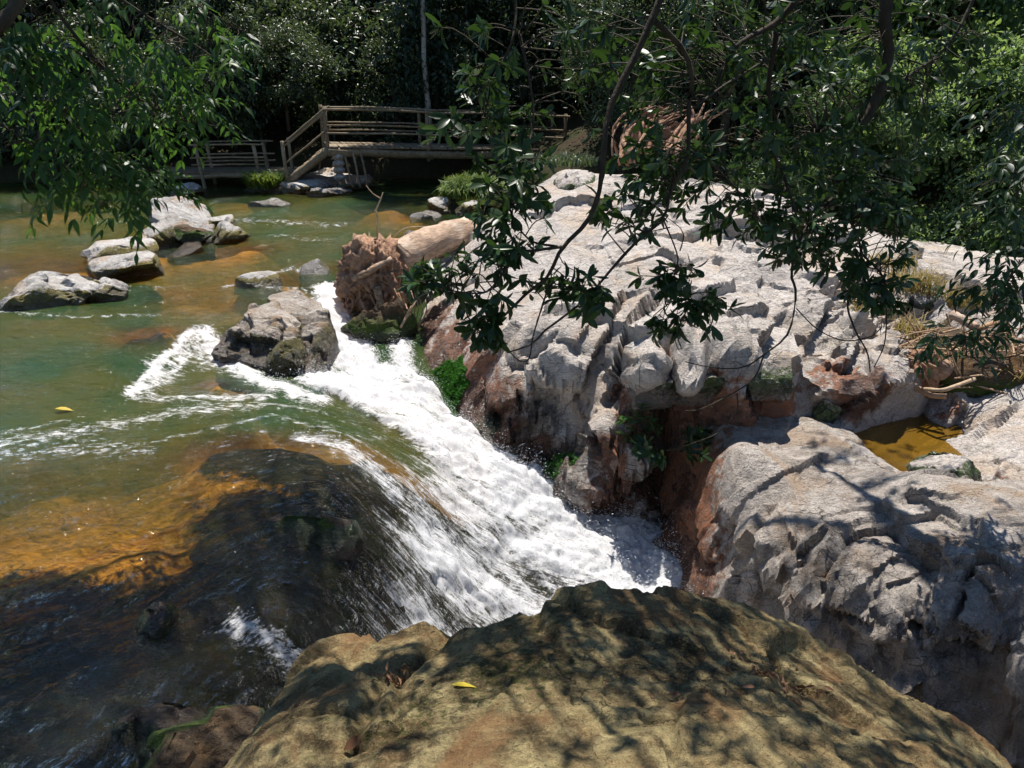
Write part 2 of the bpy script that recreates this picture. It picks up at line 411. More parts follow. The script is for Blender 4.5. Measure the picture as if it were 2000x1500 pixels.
def mat_water(name, turbid, tint, k, ripple=1.0):
    t = NT(name); co = t.coord('Object'); flow = t.attr('flow', 'Vector')
    d = t.attr('depth'); f = t.attr('foam')
    fm = t.n('ShaderNodeMapping'); t.l(flow, fm.inputs[0]); fm.inputs['Scale'].default_value = (1.4, 5.0, 1.0)
    fs = fm.outputs[0]
    streak = t.noise(fs, 2.0, 6, 0.6, 0.8)
    rip = t.noise(co, 5.5, 5, 0.6, 0.7)
    rip2 = t.noise(co, 19, 3, 0.6, 0.4)
    h = t.math('ADD', t.math('MULTIPLY', streak, 0.9), t.math('MULTIPLY', rip, 0.8))
    h = t.math('ADD', h, t.math('MULTIPLY', rip2, 0.22))
    nrm = t.bump(h, 0.95 * ripple, 0.11)
    # water body: clear where shallow, turbid where deep
    tr = t.n('ShaderNodeBsdfTransparent'); tr.inputs[0].default_value = tint + (1,)
    df = t.n('ShaderNodeBsdfDiffuse')
    t.l(t.mix(t.mapr(t.noise(co, 0.7, 3), 0.35, 0.65), turbid[0], turbid[1]), df.inputs[0])
    op = t.math('SUBTRACT', 1.0, t.math('POWER', math.e, t.math('MULTIPLY', d, -k)))
    body = t.n('ShaderNodeMixShader'); t.l(op, body.inputs[0]); t.l(tr.outputs[0], body.inputs[1]); t.l(df.outputs[0], body.inputs[2])
    gl = t.n('ShaderNodeBsdfGlossy'); gl.inputs['Roughness'].default_value = 0.06; t.l(nrm, gl.inputs['Normal'])
    fr = t.n('ShaderNodeFresnel'); fr.inputs['IOR'].default_value = 1.5; t.l(nrm, fr.inputs['Normal'])
    surf = t.n('ShaderNodeMixShader'); t.l(fr.outputs[0], surf.inputs[0]); t.l(body.outputs[0], surf.inputs[1]); t.l(gl.outputs[0], surf.inputs[2])
    # foam
    fm2 = t.n('ShaderNodeMapping'); t.l(flow, fm2.inputs[0]); fm2.inputs['Scale'].default_value = (2.6, 15.0, 1.0)
    n1 = t.noise(fm2.outputs[0], 2.6, 6, 0.72, 0.6)
    n2 = t.noise(co, 46, 4, 0.75)
    n3 = t.noise(co, 9, 5, 0.65, 0.5)
    nn = t.math('ADD', t.math('ADD', t.math('MULTIPLY', n1, 0.52), t.math('MULTIPLY', n2, 0.18)), t.math('MULTIPLY', n3, 0.30))
    x = t.math('ADD', t.math('MULTIPLY', t.math('SUBTRACT', nn, 0.5), 5.0), t.math('SUBTRACT', t.math('MULTIPLY', f, 1.7), 0.85))
    mask = t.math('MULTIPLY', t.mapr(x, -0.30, 0.50), t.mapr(f, 0.05, 0.2))
    fd = t.n('ShaderNodeBsdfDiffuse'); fd.inputs[0].default_value = (0.95, 0.95, 0.96, 1)
    ft = t.n('ShaderNodeBsdfTranslucent'); ft.inputs[0].default_value = (0.92, 0.94, 0.96, 1)
    fn = t.bump(t.math('ADD', n1, t.math('MULTIPLY', n2, 0.6)), 0.25, 0.02)
    t.l(fn, fd.inputs['Normal'])
    fo = t.n('ShaderNodeMixShader'); fo.inputs[0].default_value = 0.5; t.l(fd.outputs[0], fo.inputs[1]); t.l(ft.outputs[0], fo.inputs[2])
    fin = t.n('ShaderNodeMixShader'); t.l(mask, fin.inputs[0]); t.l(surf.outputs[0], fin.inputs[1]); t.l(fo.outputs[0], fin.inputs[2])
    return t.done(fin.outputs[0])
M_WATER = mat_water("river_water", ((0.022, 0.050, 0.014), (0.050, 0.054, 0.007)), (0.93, 0.82, 0.58), 2.0)
M_POOL = mat_water("pool_water", ((0.23, 0.12, 0.012), (0.18, 0.10, 0.012)), (0.88, 0.66, 0.26), 1.3, 0.12)

def bank_y(x):
    return np.interp(x, [-60, -13, -9, -2, 0.5, 3.5, 8, 40], [21, 20.6, 21.3, 21.3, 19.0, 15.6, 14.2, 13.0])
def ground_z(x, y):
    yb = bank_y(x)
    up = sstep(-0.5, 1.4, y - yb)
    z = -2.9 + up * 3.2 + np.clip(y - yb - 0.5, 0, 60) * 0.20
    z = np.where(y > yb + 0.5, z + 0.25 * np.sin(x * 0.7) * sstep(0, 6, y - yb), z)
    rt = sstep(8.2, 11.5, x) * (1 - up)
    z = z + rt * 3.4
    lf = sstep(-17.5, -20.5, x) * (1 - up)
    z = z + lf * 3.6
    bk = sstep(0.4, -1.0, y) * (1 - sstep(8.2, 11.5, x)) * (1 - sstep(-17.5, -20.5, x))
    return z + bk * 3.9
def make_ground():
    ax = np.concatenate((np.linspace(-400, -40, 10), np.linspace(-38, -16, 23), np.linspace(-15, 15, 76), np.linspace(16, 38, 23), np.linspace(40, 400, 10)))
    ay = np.concatenate((np.linspace(-300, -20, 8), np.linspace(-18, 12, 31), np.linspace(12.4, 30, 71), np.linspace(31, 60, 20), np.linspace(70, 500, 10)))
    X, Y = np.meshgrid(ax, ay)
    Z = ground_z(X.ravel(), Y.ravel())
    p = np.stack((X.ravel(), Y.ravel(), np.zeros(X.size)), 1)
    Z = Z + 0.18 * fbm(p * 0.6, 3, 3)
    V = np.stack((X.ravel(), Y.ravel(), Z), 1)
    link("forest_floor", mesh_np("forest_floor", V, grid_faces(len(ax), len(ay))), M_SOIL, kind="structure")
make_ground()

# ---- the water surface
W_CTRL = [(-1.6, 3.4, -.12), (-1.7, 4.4, -.03), (-1.65, 5.2, 0.03), (-1.65, 6.0, .05), (-1.6, 6.7, -.06),
    (-1.25, 3.7, -.50), (-1.25, 4.5, -.24), (-1.2, 5.2, -.16), (-1.2, 6, -.15), (-1.2, 6.6, -.22),
    (-.85, 4.4, -.85), (-.82, 5.2, -.66), (-.8, 6, -.55), (-.72, 6.7, -.60),
    (-.5, 4.4, -1.40), (-.42, 5.2, -1.28), (-.36, 6, -1.12), (-.2, 6.7, -1.08),
    (0.1, 4.4, -1.80), (.2, 5.3, -1.74), (.3, 6.1, -1.6), (.5, 6.8, -1.45),
    (1, 5, -1.85), (1, 6, -1.8), (1.1, 6.8, -1.70), (1.3, 7.4, -1.62), (2.2, 7.4, -1.66), (2, 6, -1.85), (3, 5, -1.9), (3.2, 7, -1.8), (1, 3.6, -1.9), (3, 3, -1.95), (0, 3, -1.9), (0, 1.5, -1.9),
    (-2.2, 7.7, -.10), (-1.8, 8.0, -.24), (-1.5, 7.35, -.22), (-1.1, 7.5, -.46), (-.6, 7.5, -.72), (-.1, 7.4, -.98), (.4, 7.3, -1.26), (-1.2, 8.4, -.42), (-.7, 8.1, -.7), (.3, 8.2, -1.2), (1.2, 8.5, -1.6), (2.4, 8.6, -1.7),
    (-1.8, 8.8, -.34), (-2.3, 9.5, -.22), (-1.6, 9.5, -.28), (-2.5, 10.5, -.06), (-1.8, 10.4, -.13), (-2.6, 11.2, 0), (-1.5, 11.4, -.02), (-.5, 10.0, -.4),
    (-2.0, 2.6, -.05), (-2.3, 5.5, .05), (-2.2, 6.5, .015), (-2.3, 4.4, .01), (-2.5, 3.5, 0), (-3, 7.0, 0.0), (-2.8, 7.7, -.07), (-3.3, 8.3, -.12), (-3.9, 8.3, -.13), (-3.9, 9.0, -.07), (-4.5, 8.4, .03), (-4.4, 9.6, .02), (-3.6, 9.6, 0)]
for x in (-4, -6, -9, -14, -19):
    for y in (1, 4, 6, 11, 14, 18, 23): W_CTRL.append((x, y, 0))
for x in (-2.5, 0, 3):
    for y in (13, 16, 19, 23): W_CTRL.append((x, y, 0))
W_CTRL = np.array(W_CTRL)
water_tps = TPS(W_CTRL[:, :2], W_CTRL[:, 2], 2e-4)
def water_z(q): return np.clip(water_tps(q), -1.98, 0.13)

# shallows: (px, py, radius, depth left above the bed, how much is bare dark rock)
SHALLOW = [(150, 1020, 1.1, .20, 0), (60, 960, 1.1, .32, 0), (40, 1090, .9, .18, 0), (330, 950, .9, .34, 0), (440, 900, .5, .12, 0), (260, 1080, .35, .06, 0), (310, 500, 1.3, .10, 0), (430, 500, 1.3, .12, 0), (490, 488, .5, .02, 0), (560, 560, 1.0, .16, 0), (620, 527, .55, .02, 0),
    (500, 545, .55, .0, 0), (350, 575, .8, .18, 0), (440, 600, .8, .2, 0), (820, 425, 1.4, .07, 0), (750, 405, 1.2, .10, 0), (525, 398, .8, .03, 0), (440, 385, 1.6, .14, 0), (90, 405, 2.6, .22, 0), (40, 520, 1.6, .24, 0), (160, 530, 1.2, .08, 0), (860, 450, 1.0, .12, 0), (620, 375, 1.2, .14, 0),
    (265, 665, .55, .05, 1), (320, 650, .3, .0, .4), (420, 740, .35, .02, .3), (470, 755, .25, .02, .5)]
HUMP = [(560, 900), (480, 880), (600, 1000), (480, 1000), (560, 1100), (440, 1110), (500, 1200), (620, 1150), (330, 1180), (400, 1280), (430, 1400), (640, 930), (660, 1060)]
SH = [(P(u, v, z=0)[:2], r, d, k) for u, v, r, d, k in SHALLOW]
HP = [P(u, v, z=0)[:2] for u, v in HUMP]
def bed_depth(q):
    D = np.full(len(q), 0.95); R = np.zeros(len(q))
    for c, r, d, k in SH:
        g = np.exp(-(((q - c) ** 2).sum(1)) / (r * r * 0.75))
        D = D * (1 - g) + np.minimum(D, d) * g; R = np.maximum(R, k * g)
    for c in HP:
        g = np.exp(-(((q - c) ** 2).sum(1)) / 0.26)
        D = D * (1 - g) + np.minimum(D, 0.05) * g; R = np.maximum(R, g)
    x = q[:, 0]
    fall = sstep(-1.9, -1.3, x) * (1 - sstep(6.25, 6.7, q[:, 1]) * sstep(-0.3, -0.7, x))
    D = D * (1 - fall) + 0.06 * fall; R = np.maximum(R, fall)
    shd = sstep(4.75, 3.9, q[:, 1] + .25 * np.sin(x * 2.3)) * sstep(-6.5, -4.5, x); D = D * (1 - shd) + np.minimum(D, 0.05) * shd; R = np.maximum(R, shd * .9)  # canopy shade painted into the bed: near-black and shallow at lower left
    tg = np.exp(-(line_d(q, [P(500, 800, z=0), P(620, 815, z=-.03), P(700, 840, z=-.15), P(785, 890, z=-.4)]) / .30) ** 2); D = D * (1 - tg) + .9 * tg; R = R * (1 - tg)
    left = sstep(-8, -16, x) * 0.5
    return D * (1 - left) + 0.35 * left, R
def make_river():
    ax = np.concatenate((np.arange(-20, -5.5, .11), np.arange(-5.5, -2.6, .035), np.arange(-2.6, 2.2, .02), np.arange(2.2, 3.7, .06)))
    ay = np.concatenate((np.arange(1.0, 3.4, .05), np.arange(3.4, 9.0, .02), np.arange(9.0, 12.0, .035), np.arange(12.0, 23.0, .1)))
    X, Y = np.meshgrid(ax, ay); q = np.stack((X.ravel(), Y.ravel()), 1)
    Zb = water_z(q)
    D, R = bed_depth(q)
    p = np.stack((q[:, 0], q[:, 1], np.zeros(len(q))), 1)
    bumpn = 0.10 * fbm(p * 1.6, 4, 21) + 0.05 * fbm(p * 5, 3, 25)
    depth = np.maximum(D - bumpn * (0.35 + 0.65 * np.clip(D * 3, 0, 1)), 0.012)
    # bed: coarser copy of the same grid
    sx = np.unique(np.concatenate((np.arange(0, len(ax), 2), [len(ax) - 1]))); sy = np.unique(np.concatenate((np.arange(0, len(ay), 2), [len(ay) - 1])))
    sel = (sy[:, None] * len(ax) + sx[None]).ravel()
    me = mesh_np("river_bed", np.stack((q[sel, 0], q[sel, 1], Zb[sel] - depth[sel]), 1), grid_faces(len(sx), len(sy)))
    fattr(me, 'rock_and_shade', R[sel]); link("river_bed", me, M_BED, kind="structure")
    # flow coordinates: radial towards the lip upstream, along +X below it
    sink = np.array((-0.2, 6.6)); dv = q - sink; r = np.hypot(*dv.T); th = np.arctan2(dv[:, 1], -dv[:, 0])
    wt = sstep(-2.0, -1.1, q[:, 0])
    phi = -r * (1 - wt) + q[:, 0] * wt
    psi = th * 2.2 * (1 - wt) + (q[:, 1] - 6.6) * wt
    p3 = np.stack((q[:, 0], q[:, 1], Zb), 1)
    # foam
    F = np.zeros(len(q))
    def stroke(pts, wd, s, z=0.0):
        nonlocal F
        L = [P(u, v, z=(z if np.isscalar(z) else z[i]))[:2] for i, (u, v) in enumerate(pts)]
        F = np.maximum(F, s * np.exp(-(line_d(q, L) / wd) ** 2))
    stroke([(372, 645), (310, 700), (258, 758)], .10, .8); stroke([(385, 655), (330, 705), (285, 750)], .22, .58); stroke([(255, 765), (330, 772), (420, 770), (520, 770)], .16, .56)
    stroke([(300, 770), (430, 788), (560, 790), (640, 800)], .10, .42)
    stroke([(395, 655), (435, 695), (500, 735), (560, 762), (620, 785)], .20, .78, -.08); stroke([(310, 700), (380, 670), (420, 690)], .26, .5)
    stroke([(0, 868), (120, 850), (230, 828), (330, 806), (480, 792)], .24, .47); stroke([(0, 885), (100, 882), (180, 872), (260, 884)], .24, .40)
    stroke([(0, 845), (60, 838), (150, 818)], .08, .42); stroke([(260, 880), (330, 860), (420, 840), (520, 815)], .06, .40)
    stroke([(0, 612), (80, 618), (160, 628), (300, 620)], .10, .42); stroke([(170, 545), (240, 560), (330, 560)], .10, .36); stroke([(440, 560), (500, 545), (570, 522), (600, 530)], .14, .46)
    stroke([(480, 430), (560, 435), (660, 440)], .45, .36); stroke([(540, 460), (640, 470)], .3, .33); stroke([(520, 560), (600, 570)], .15, .42); stroke([(560, 820), (640, 840), (720, 880), (780, 930)], .10, .42, [0, 0, -.15, -.4])
    stroke([(590, 862), (660, 882), (720, 915), (770, 965)], .17, .62, [0, -.05, -.15, -.3]); stroke([(470, 1205), (540, 1235), (600, 1290)], .16, .58, [0, -.1, -.25]); stroke([(400, 1235), (470, 1212), (540, 1225)], .04, .5)
    stroke([(640, 560), (655, 640), (670, 720)], .26, 1.0, [0, -.2, -.35]); stroke([(690, 640), (710, 700), (730, 750)], .22, .9, [-.2, -.3, -.4]); stroke([(770, 640), (785, 700), (790, 740)], .2, .8, [-.25, -.35, -.42])
    stroke([(620, 600), (640, 700)], .2, .62, -.1); stroke([(1215, 1020), (1260, 1060), (1290, 1120)], .3, .9, -1.7)
    # the torrent: back edge along the right bank, front edge along the green tongue
    xb = np.array([-2.45, -2.0, -1.6, -1.15, -0.6, 0.0, 0.6, 1.2, 1.75, 2.2]); yb = np.array([8.1, 8.8, 9.1, 8.9, 8.2, 7.95, 7.75, 7.5, 6.9, 6.2])
    xf = np.array([-2.45, -2.0, -1.5, -1.0, -0.6, -0.3, 0.2, 1.0, 1.8, 2.2]); yf = np.array([7.75, 7.5, 7.15, 6.88, 6.68, 6.5, 6.15, 5.5, 4.8, 4.5])
    yc = np.interp(q[:, 0], xf, yf); ybk = np.interp(q[:, 0], xb, yb)
    wob = 0.10 * fbm(p * 2.2, 3, 55)
    tor = sstep(0.0, 0.22, q[:, 1] - yc + wob) * sstep(0.05, -0.15, q[:, 1] - ybk + wob) * sstep(-2.75, -2.25, q[:, 0]) * (1 - sstep(1.7, 2.1, q[:, 0] + wob) * sstep(6.7, 7.1, q[:, 1]))
    calm = np.exp(-(((q - P(1255, 985, z=-1.65)[:2]) / (0.36, 0.26)) ** 2).sum(1))
    tor *= 1 - 0.9 * calm
    F = np.maximum(F, tor * np.clip(0.92 + 0.65 * fbm(np.stack((phi * 1.6, psi * 5.0, Zb), 1), 4, 99), 0, 1))
    # the thin veil over the dark lip
    veil = sstep(-1.5, -0.7, q[:, 0] + 0.12 * fbm(p * 2.5, 3, 58)) * sstep(3.0, 4.0, q[:, 1]) * (1 - sstep(7.2, 7.8, q[:, 1]))
    patch = fbm(np.stack((q[:, 0] * 1.1, q[:, 1] * 2.8, 0 * q[:, 0]), 1), 3, 77)
    F = np.maximum(F, veil * np.clip(0.57 + 0.45 * patch + 0.22 * sstep(-0.2, 0.7, q[:, 0]), 0, 1))
    tongue = np.exp(-(((q - P(700, 838, z=-.15)[:2]) / (0.45, 0.22)) ** 2).sum(1)); F *= 1 - 0.6 * tongue * (1 - tor)
    rr_ = np.hypot(q[:, 0] + 1.6, q[:, 1] - 6.6); F = np.maximum(F, 0.15 * np.exp(-(rr_ / 1.7) ** 2) + 0.09)
    # geometry: ripples, lumps of foam
    N = grid_normals(X, Y, Zb.reshape(X.shape)).reshape(-1, 3)
    lp = np.stack((phi * 2.2, psi * 4.5, Zb), 1)
    wp3 = p3 + 0.12 * np.stack((fbm(p3 * 2.3, 2, 101), fbm(p3 * 2.3 + 4, 2, 102), 0 * phi), 1)
    bil = lambda k, sd: np.abs(gnoise(wp3 * k, sd)) * 2 - .5
    lumps = 0.10 * bil(1.7, 91) + 0.055 * bil(3.9, 92) + 0.03 * bil(8.5, 93) + 0.03 * (np.abs(fbm(lp * 0.8, 2, 95)) * 2 - .3)
    calmr = 0.016 * fbm(np.stack((q[:, 0] * 1.5, q[:, 1] * 2.2, 0 * r), 1), 4, 12) + 0.012 * fbm(np.stack((phi * 1.2, psi * 6, 0 * r), 1), 3, 14)
    fast = sstep(-2.6, -1.3, q[:, 0]) * sstep(9.5, 8.5, q[:, 1])
    calmr += fast * 0.018 * fbm(np.stack((phi * 2.0, psi * 9, 0 * r), 1), 3, 15)
    dsp = calmr + np.clip(F - .25, 0, 1) * (lumps + 0.03)
    sel_up = sstep(0.3, 0.9, tor)
    V = p3 + N * dsp[:, None] + np.array((0, 0, 1.0)) * (sel_up * 0.05)[:, None]
    me = mesh_np("river_water", V, grid_faces(len(ax), len(ay)))
    fattr(me, 'depth', depth); fattr(me, 'foam', F); fattr(me, 'flow', np.stack((phi, psi, 0 * phi), 1), 'FLOAT_VECTOR')
    link("river_water", me, M_WATER, kind="structure")
    # flying drops: tiny tetrahedra over the white water
    R_ = rs(5); pr = np.clip(F - 0.45, 0, 1) * (q[:, 0] > -3) * (q[:, 1] < 9.6) * (q[:, 1] > 3.6)
    ar = np.gradient(X, axis=1).ravel() * np.gradient(Y, axis=0).ravel(); edge = .5 + 4 * np.exp(-((tor - .5) / .3) ** 2)
    pr = pr * ar * edge; n_ = 90000; idx = R_.choice(len(q), n_, p=pr / pr.sum())
    vel = np.stack((np.gradient(phi.reshape(X.shape), axis=1).ravel() / np.gradient(X, axis=1).ravel(), np.gradient(phi.reshape(X.shape), axis=0).ravel() / np.gradient(Y, axis=0).ravel(), np.gradient(Zb.reshape(X.shape), axis=1).ravel() / np.gradient(X, axis=1).ravel()), 1)[idx]
    vel = np.clip(vel, -2, 2) + R_.normal(size=(n_, 3)) * .45; vel /= np.linalg.norm(vel, axis=1)[:, None] + 1e-6
    c = V[idx] + R_.normal(size=(n_, 3)) * (.03, .03, .012); hs = 0.035 + 0.075 * R_.rand(n_) ** 2 * sstep(-1.2, .4, q[idx, 0]) + 0.05 * np.exp(-((tor[idx] - .5) / .3) ** 2)
    c[:, 2] += R_.exponential(size=n_) * hs
    ln = 0.004 + 0.016 * R_.rand(n_) ** 3; wv_ = np.cross(vel, R_.normal(size=(n_, 3))); wv_ /= np.linalg.norm(wv_, axis=1)[:, None] + 1e-6
    wv_ *= (0.0022 + 0.003 * R_.rand(n_) ** 2)[:, None]
    VV = np.stack((c - vel * ln[:, None], c + wv_, c + vel * ln[:, None] * .6 - wv_ * .6), 1).reshape(-1, 3); FF = np.arange(n_ * 3).reshape(-1, 3)
    t = NT("spray_white"); me = mesh_np("spray_droplets", VV, FF)
    link("spray_droplets", me, t.done(t.bsdf((0.85, 0.87, 0.9), 0.4, 0.5)), kind="stuff", label="white spray drops thrown up over the rushing torrent", cat="spray")
make_river()

# ------------------------------------------------------------------ rocks
def stain_field(p, rust=(), moss=(), wet=()):
    S = np.zeros((len(p), 4)); S[:, 3] = 1
    for ch, L in enumerate((rust, moss, wet)):
        for (u, v, Y, r, wgt) in L:
            c = P(u, v, Y=Y)
            S[:, ch] = np.maximum(S[:, ch], min(wgt * 1.15, 1.1) * np.exp(-((p - c) ** 2).sum(1) / (r * r * 1.7)))
    return S
def hf_rock(name, ctrl, bounds, step, seed, L, amp, mat, label, cat="rock", outline=None, drop=(1.0, 5.0), zmin=-3.0, M=None, stain=None, warp=None, crack=1.0, fine=1.0, reg=2e-4, group=None, extra=None, smooth_amp=None, carve=None, small=0.75, strata=0.085):
    pts = np.array([P(u, v, Y=Y) for u, v, Y in ctrl] + ([list(e) for e in extra] if extra is not None else []))
    f = TPS(pts[:, :2], pts[:, 2], reg)
    x0, x1, y0, y1 = bounds
    ax = np.arange(x0, x1 + step, step); ay = np.arange(y0, y1 + step, step)
    X, Y = np.meshgrid(ax, ay); q = np.stack((X.ravel(), Y.ravel()), 1)
    Z = f(q)
    if outline is not None:
        jig = 0.05 * fbm(np.stack((q[:, 0] * 1.1, q[:, 1] * 1.1, 0 * q[:, 0]), 1), 3, seed + 31)
        sd = poly_sd(q, outline) + jig
        d = np.clip(sd, 0, None)
        Z = Z - drop[0] * d - drop[1] * d * d
    Z = np.clip(Z, zmin - 0.3, 4)
    Zg = Z.reshape(X.shape)
    N = grid_normals(X, Y, Zg)
    for _ in range(3):
        N[1:-1, 1:-1] = (N[1:-1, 1:-1] * 2 + N[:-2, 1:-1] + N[2:, 1:-1] + N[1:-1, :-2] + N[1:-1, 2:]) / 6
    N /= np.linalg.norm(N, axis=-1, keepdims=True); N = N.reshape(-1, 3)
    p = np.stack((q[:, 0], q[:, 1], Z), 1)
    a = amp if smooth_amp is None else amp * smooth_amp(p)
    V = p + N * (rock_disp(p, seed, L, 1.0, M, crack, fine, small, strata) * a)[:, None]
    if warp is not None: V = warp(V, p, N)
    if carve is not None:
        sdp = poly_sd(V[:, :2], carve[0]); lim = np.where(sdp < 0, carve[1] + sdp * 1.1 - .02, carve[1] + .0 + sdp * carve[2]); V[:, 2] = np.where(sdp < .35, np.minimum(V[:, 2], lim), V[:, 2])
    S = stain(V) if stain is not None else np.tile((0., 0, 0, 1), (len(V), 1))
    Fc = grid_faces(len(ax), len(ay))
    keep = (Z[Fc] > zmin).any(1)
    V, Fc, (S,) = compact(V, Fc, keep, (S,))
    me = sharpen(mesh_np(name, V, Fc)); fattr(me, 'stain', S, 'FLOAT_COLOR')
    return link(name, me, mat, label=label, cat=cat, group=group)

# -- the big pale outcrop
OUT = [(1225, 760, 7.8), (1225, 830, 7.6), (1222, 720, 7.95), (830, 600, 10.65), (840, 690, 9.4), (900, 760, 8.5), (880, 830, 8.35), (1000, 860, 7.76), (1000, 905, 7.84), (1100, 960, 7.7), (1195, 1005, 7.5),
    (1100, 850, 7.56), (1190, 900, 7.52), (1190, 800, 7.75), (1000, 760, 8.07), (1000, 650, 8.72), (900, 600, 9.87), (1000, 550, 10.05), (1100, 600, 9.03), (1100, 720, 8.1), (1200, 700, 8.2), (1200, 600, 9.0), (1300, 650, 8.15),
    (900, 470, 12.3), (1000, 450, 11.45), (1100, 450, 10.98), (1200, 450, 11.0), (1300, 450, 10.75), (1300, 550, 9.19), (1450, 550, 9.19), (1450, 640, 8.05), (1350, 690, 7.75), (1450, 695, 7.62), (1530, 700, 7.65), (1600, 560, 9.84), (1600, 650, 8.58), (1600, 745, 7.75), (1700, 720, 8.07),
    (1050, 385, 12.6), (1100, 340, 14.0), (1200, 345, 13.9), (1400, 360, 13.5), (1600, 420, 12.1), (1750, 500, 11.1), (1850, 530, 11.2), (1950, 580, 10.85), (1900, 640, 9.6), (1780, 700, 8.65), (2000, 660, 9.5), (1800, 620, 9.6), (1700, 600, 9.6)]
OUT_X = [(-.75, 13.6, .1), (-.2, 14.6, .45), (1, 16, .5), (3, 16, .5), (5, 15, .4), (7, 13, .2), (8.5, 12, .1), (8.5, 10, -.1), (9, 9, -.2), (6, 8.4, -.25), (7.5, 8.4, -.25)]
out_poly = [P(828, 605, Y=10.65)[:2], P(828, 690, Y=9.4)[:2], P(870, 790, Y=8.5)[:2], P(900, 850, Y=8.1)[:2], P(1000, 900, Y=7.84)[:2], P(1100, 955, Y=7.7)[:2], P(1195, 1000, Y=7.48)[:2], P(1212, 900, Y=7.45)[:2],
    (1.38, 7.75), (1.5, 8.1), (1.58, 8.5), (1.85, 8.5), (1.98, 7.95), (2.4, 7.72), (3.05, 7.66), (3.15, 7.85), (3.75, 7.72), (4.1, 7.9), (4.9, 8.3), (6.0, 8.25), (9.0, 8.2), (9.5, 12), (6, 15.5), (2, 16.5), (0, 15.5), (-.7, 13.5), (-.95, 12.4)]
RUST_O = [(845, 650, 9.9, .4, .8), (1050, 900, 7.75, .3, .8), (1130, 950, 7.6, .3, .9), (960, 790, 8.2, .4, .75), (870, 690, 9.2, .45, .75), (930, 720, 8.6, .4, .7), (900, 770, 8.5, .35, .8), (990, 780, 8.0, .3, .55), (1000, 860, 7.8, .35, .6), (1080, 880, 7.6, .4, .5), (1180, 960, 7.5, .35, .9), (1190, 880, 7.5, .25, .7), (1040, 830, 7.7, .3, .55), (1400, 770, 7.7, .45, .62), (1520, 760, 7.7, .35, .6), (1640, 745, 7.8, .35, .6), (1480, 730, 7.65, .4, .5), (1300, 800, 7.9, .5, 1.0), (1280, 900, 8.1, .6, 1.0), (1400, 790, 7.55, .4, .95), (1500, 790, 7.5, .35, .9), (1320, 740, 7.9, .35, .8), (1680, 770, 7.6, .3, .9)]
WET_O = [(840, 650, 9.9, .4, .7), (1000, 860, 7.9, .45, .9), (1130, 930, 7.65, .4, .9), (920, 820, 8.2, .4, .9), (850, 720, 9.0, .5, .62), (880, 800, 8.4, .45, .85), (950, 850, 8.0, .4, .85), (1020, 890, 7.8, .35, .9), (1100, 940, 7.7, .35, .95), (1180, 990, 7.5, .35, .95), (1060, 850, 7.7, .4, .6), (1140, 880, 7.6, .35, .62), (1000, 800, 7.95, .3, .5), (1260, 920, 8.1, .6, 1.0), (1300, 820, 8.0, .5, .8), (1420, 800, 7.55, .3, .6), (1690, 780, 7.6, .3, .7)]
MOSS_O = [(1090, 925, 7.7, .22, .8), (1130, 870, 7.6, .3, .35), (960, 830, 8.0, .2, .6)]
_a = math.radians(35)
M_STR = np.array(((math.cos(_a), -math.sin(_a) * 2.1, 0), (math.sin(_a), math.cos(_a) * 2.1, 0), (0, 0, 1.2))) 
def out_warp(V, p, N):
    # the shelf leans out over the hollow below it
    m = sstep(1.35, 1.7, p[:, 0]) * sstep(3.3, 2.9, p[:, 0]) * sstep(8.4, 7.7, p[:, 1]) * sstep(-0.35, 0.25, p[:, 2])
    V = V.copy(); V[:, 1] -= 0.20 * m
    m3 = sstep(1.05, 1.35, p[:, 0]) * sstep(2.15, 1.9, p[:, 0]) * sstep(9.4, 8.7, p[:, 1]) * sstep(-0.3, 0.2, p[:, 2]); V[:, 1] -= 0.55 * m3
    m2 = sstep(3.2, 3.5, p[:, 0]) * sstep(4.4, 4.0, p[:, 0]) * sstep(8.5, 7.9, p[:, 1]) * sstep(-0.4, 0.0, p[:, 2])
    V[:, 1] -= 0.22 * m2
    return cut_faults(V, N, FAULTS)
FAULTS = [([(1125, 770, 7.95), (1160, 700, 8.2), (1195, 640, 8.6), (1225, 590, 9.0)], .22), ([(1165, 780, 7.85), (1215, 690, 8.2), (1265, 610, 8.6), (1300, 560, 9.1)], .26), ([(1100, 690, 8.3), (1140, 640, 8.7), (1165, 600, 9.0)], .14),
    ([(1480, 690, 7.7), (1500, 640, 8.1), (1480, 580, 8.8), (1500, 520, 9.6)], .22), ([(1560, 730, 7.7), (1580, 660, 8.3), (1620, 600, 9.0), (1640, 540, 9.9)], .25), ([(1420, 640, 8.1), (1480, 620, 8.2), (1560, 640, 8.3), (1640, 690, 8.1)], .16), ([(1730, 720, 8.1), (1745, 650, 8.9), (1780, 590, 9.9), (1800, 540, 10.6)], .28), ([(1650, 720, 7.9), (1680, 640, 8.7), (1720, 600, 9.4)], .2),
    ([(1330, 470, 10.4), (1400, 440, 10.9), (1480, 450, 10.8), (1560, 470, 10.8)], .2), ([(1050, 430, 11.6), (1110, 400, 12.0), (1180, 410, 11.8)], .16), ([(1200, 510, 9.9), (1290, 490, 10.0), (1350, 520, 9.6)], .12), ([(1840, 620, 9.7), (1900, 600, 10.3), (1960, 620, 10.1)], .18), ([(1000, 850, 7.85), (1060, 810, 7.85), (1120, 820, 7.7), (1180, 860, 7.6)], .22), ([(960, 800, 8.1), (1030, 770, 8.0), (1110, 790, 7.85)], .18)]
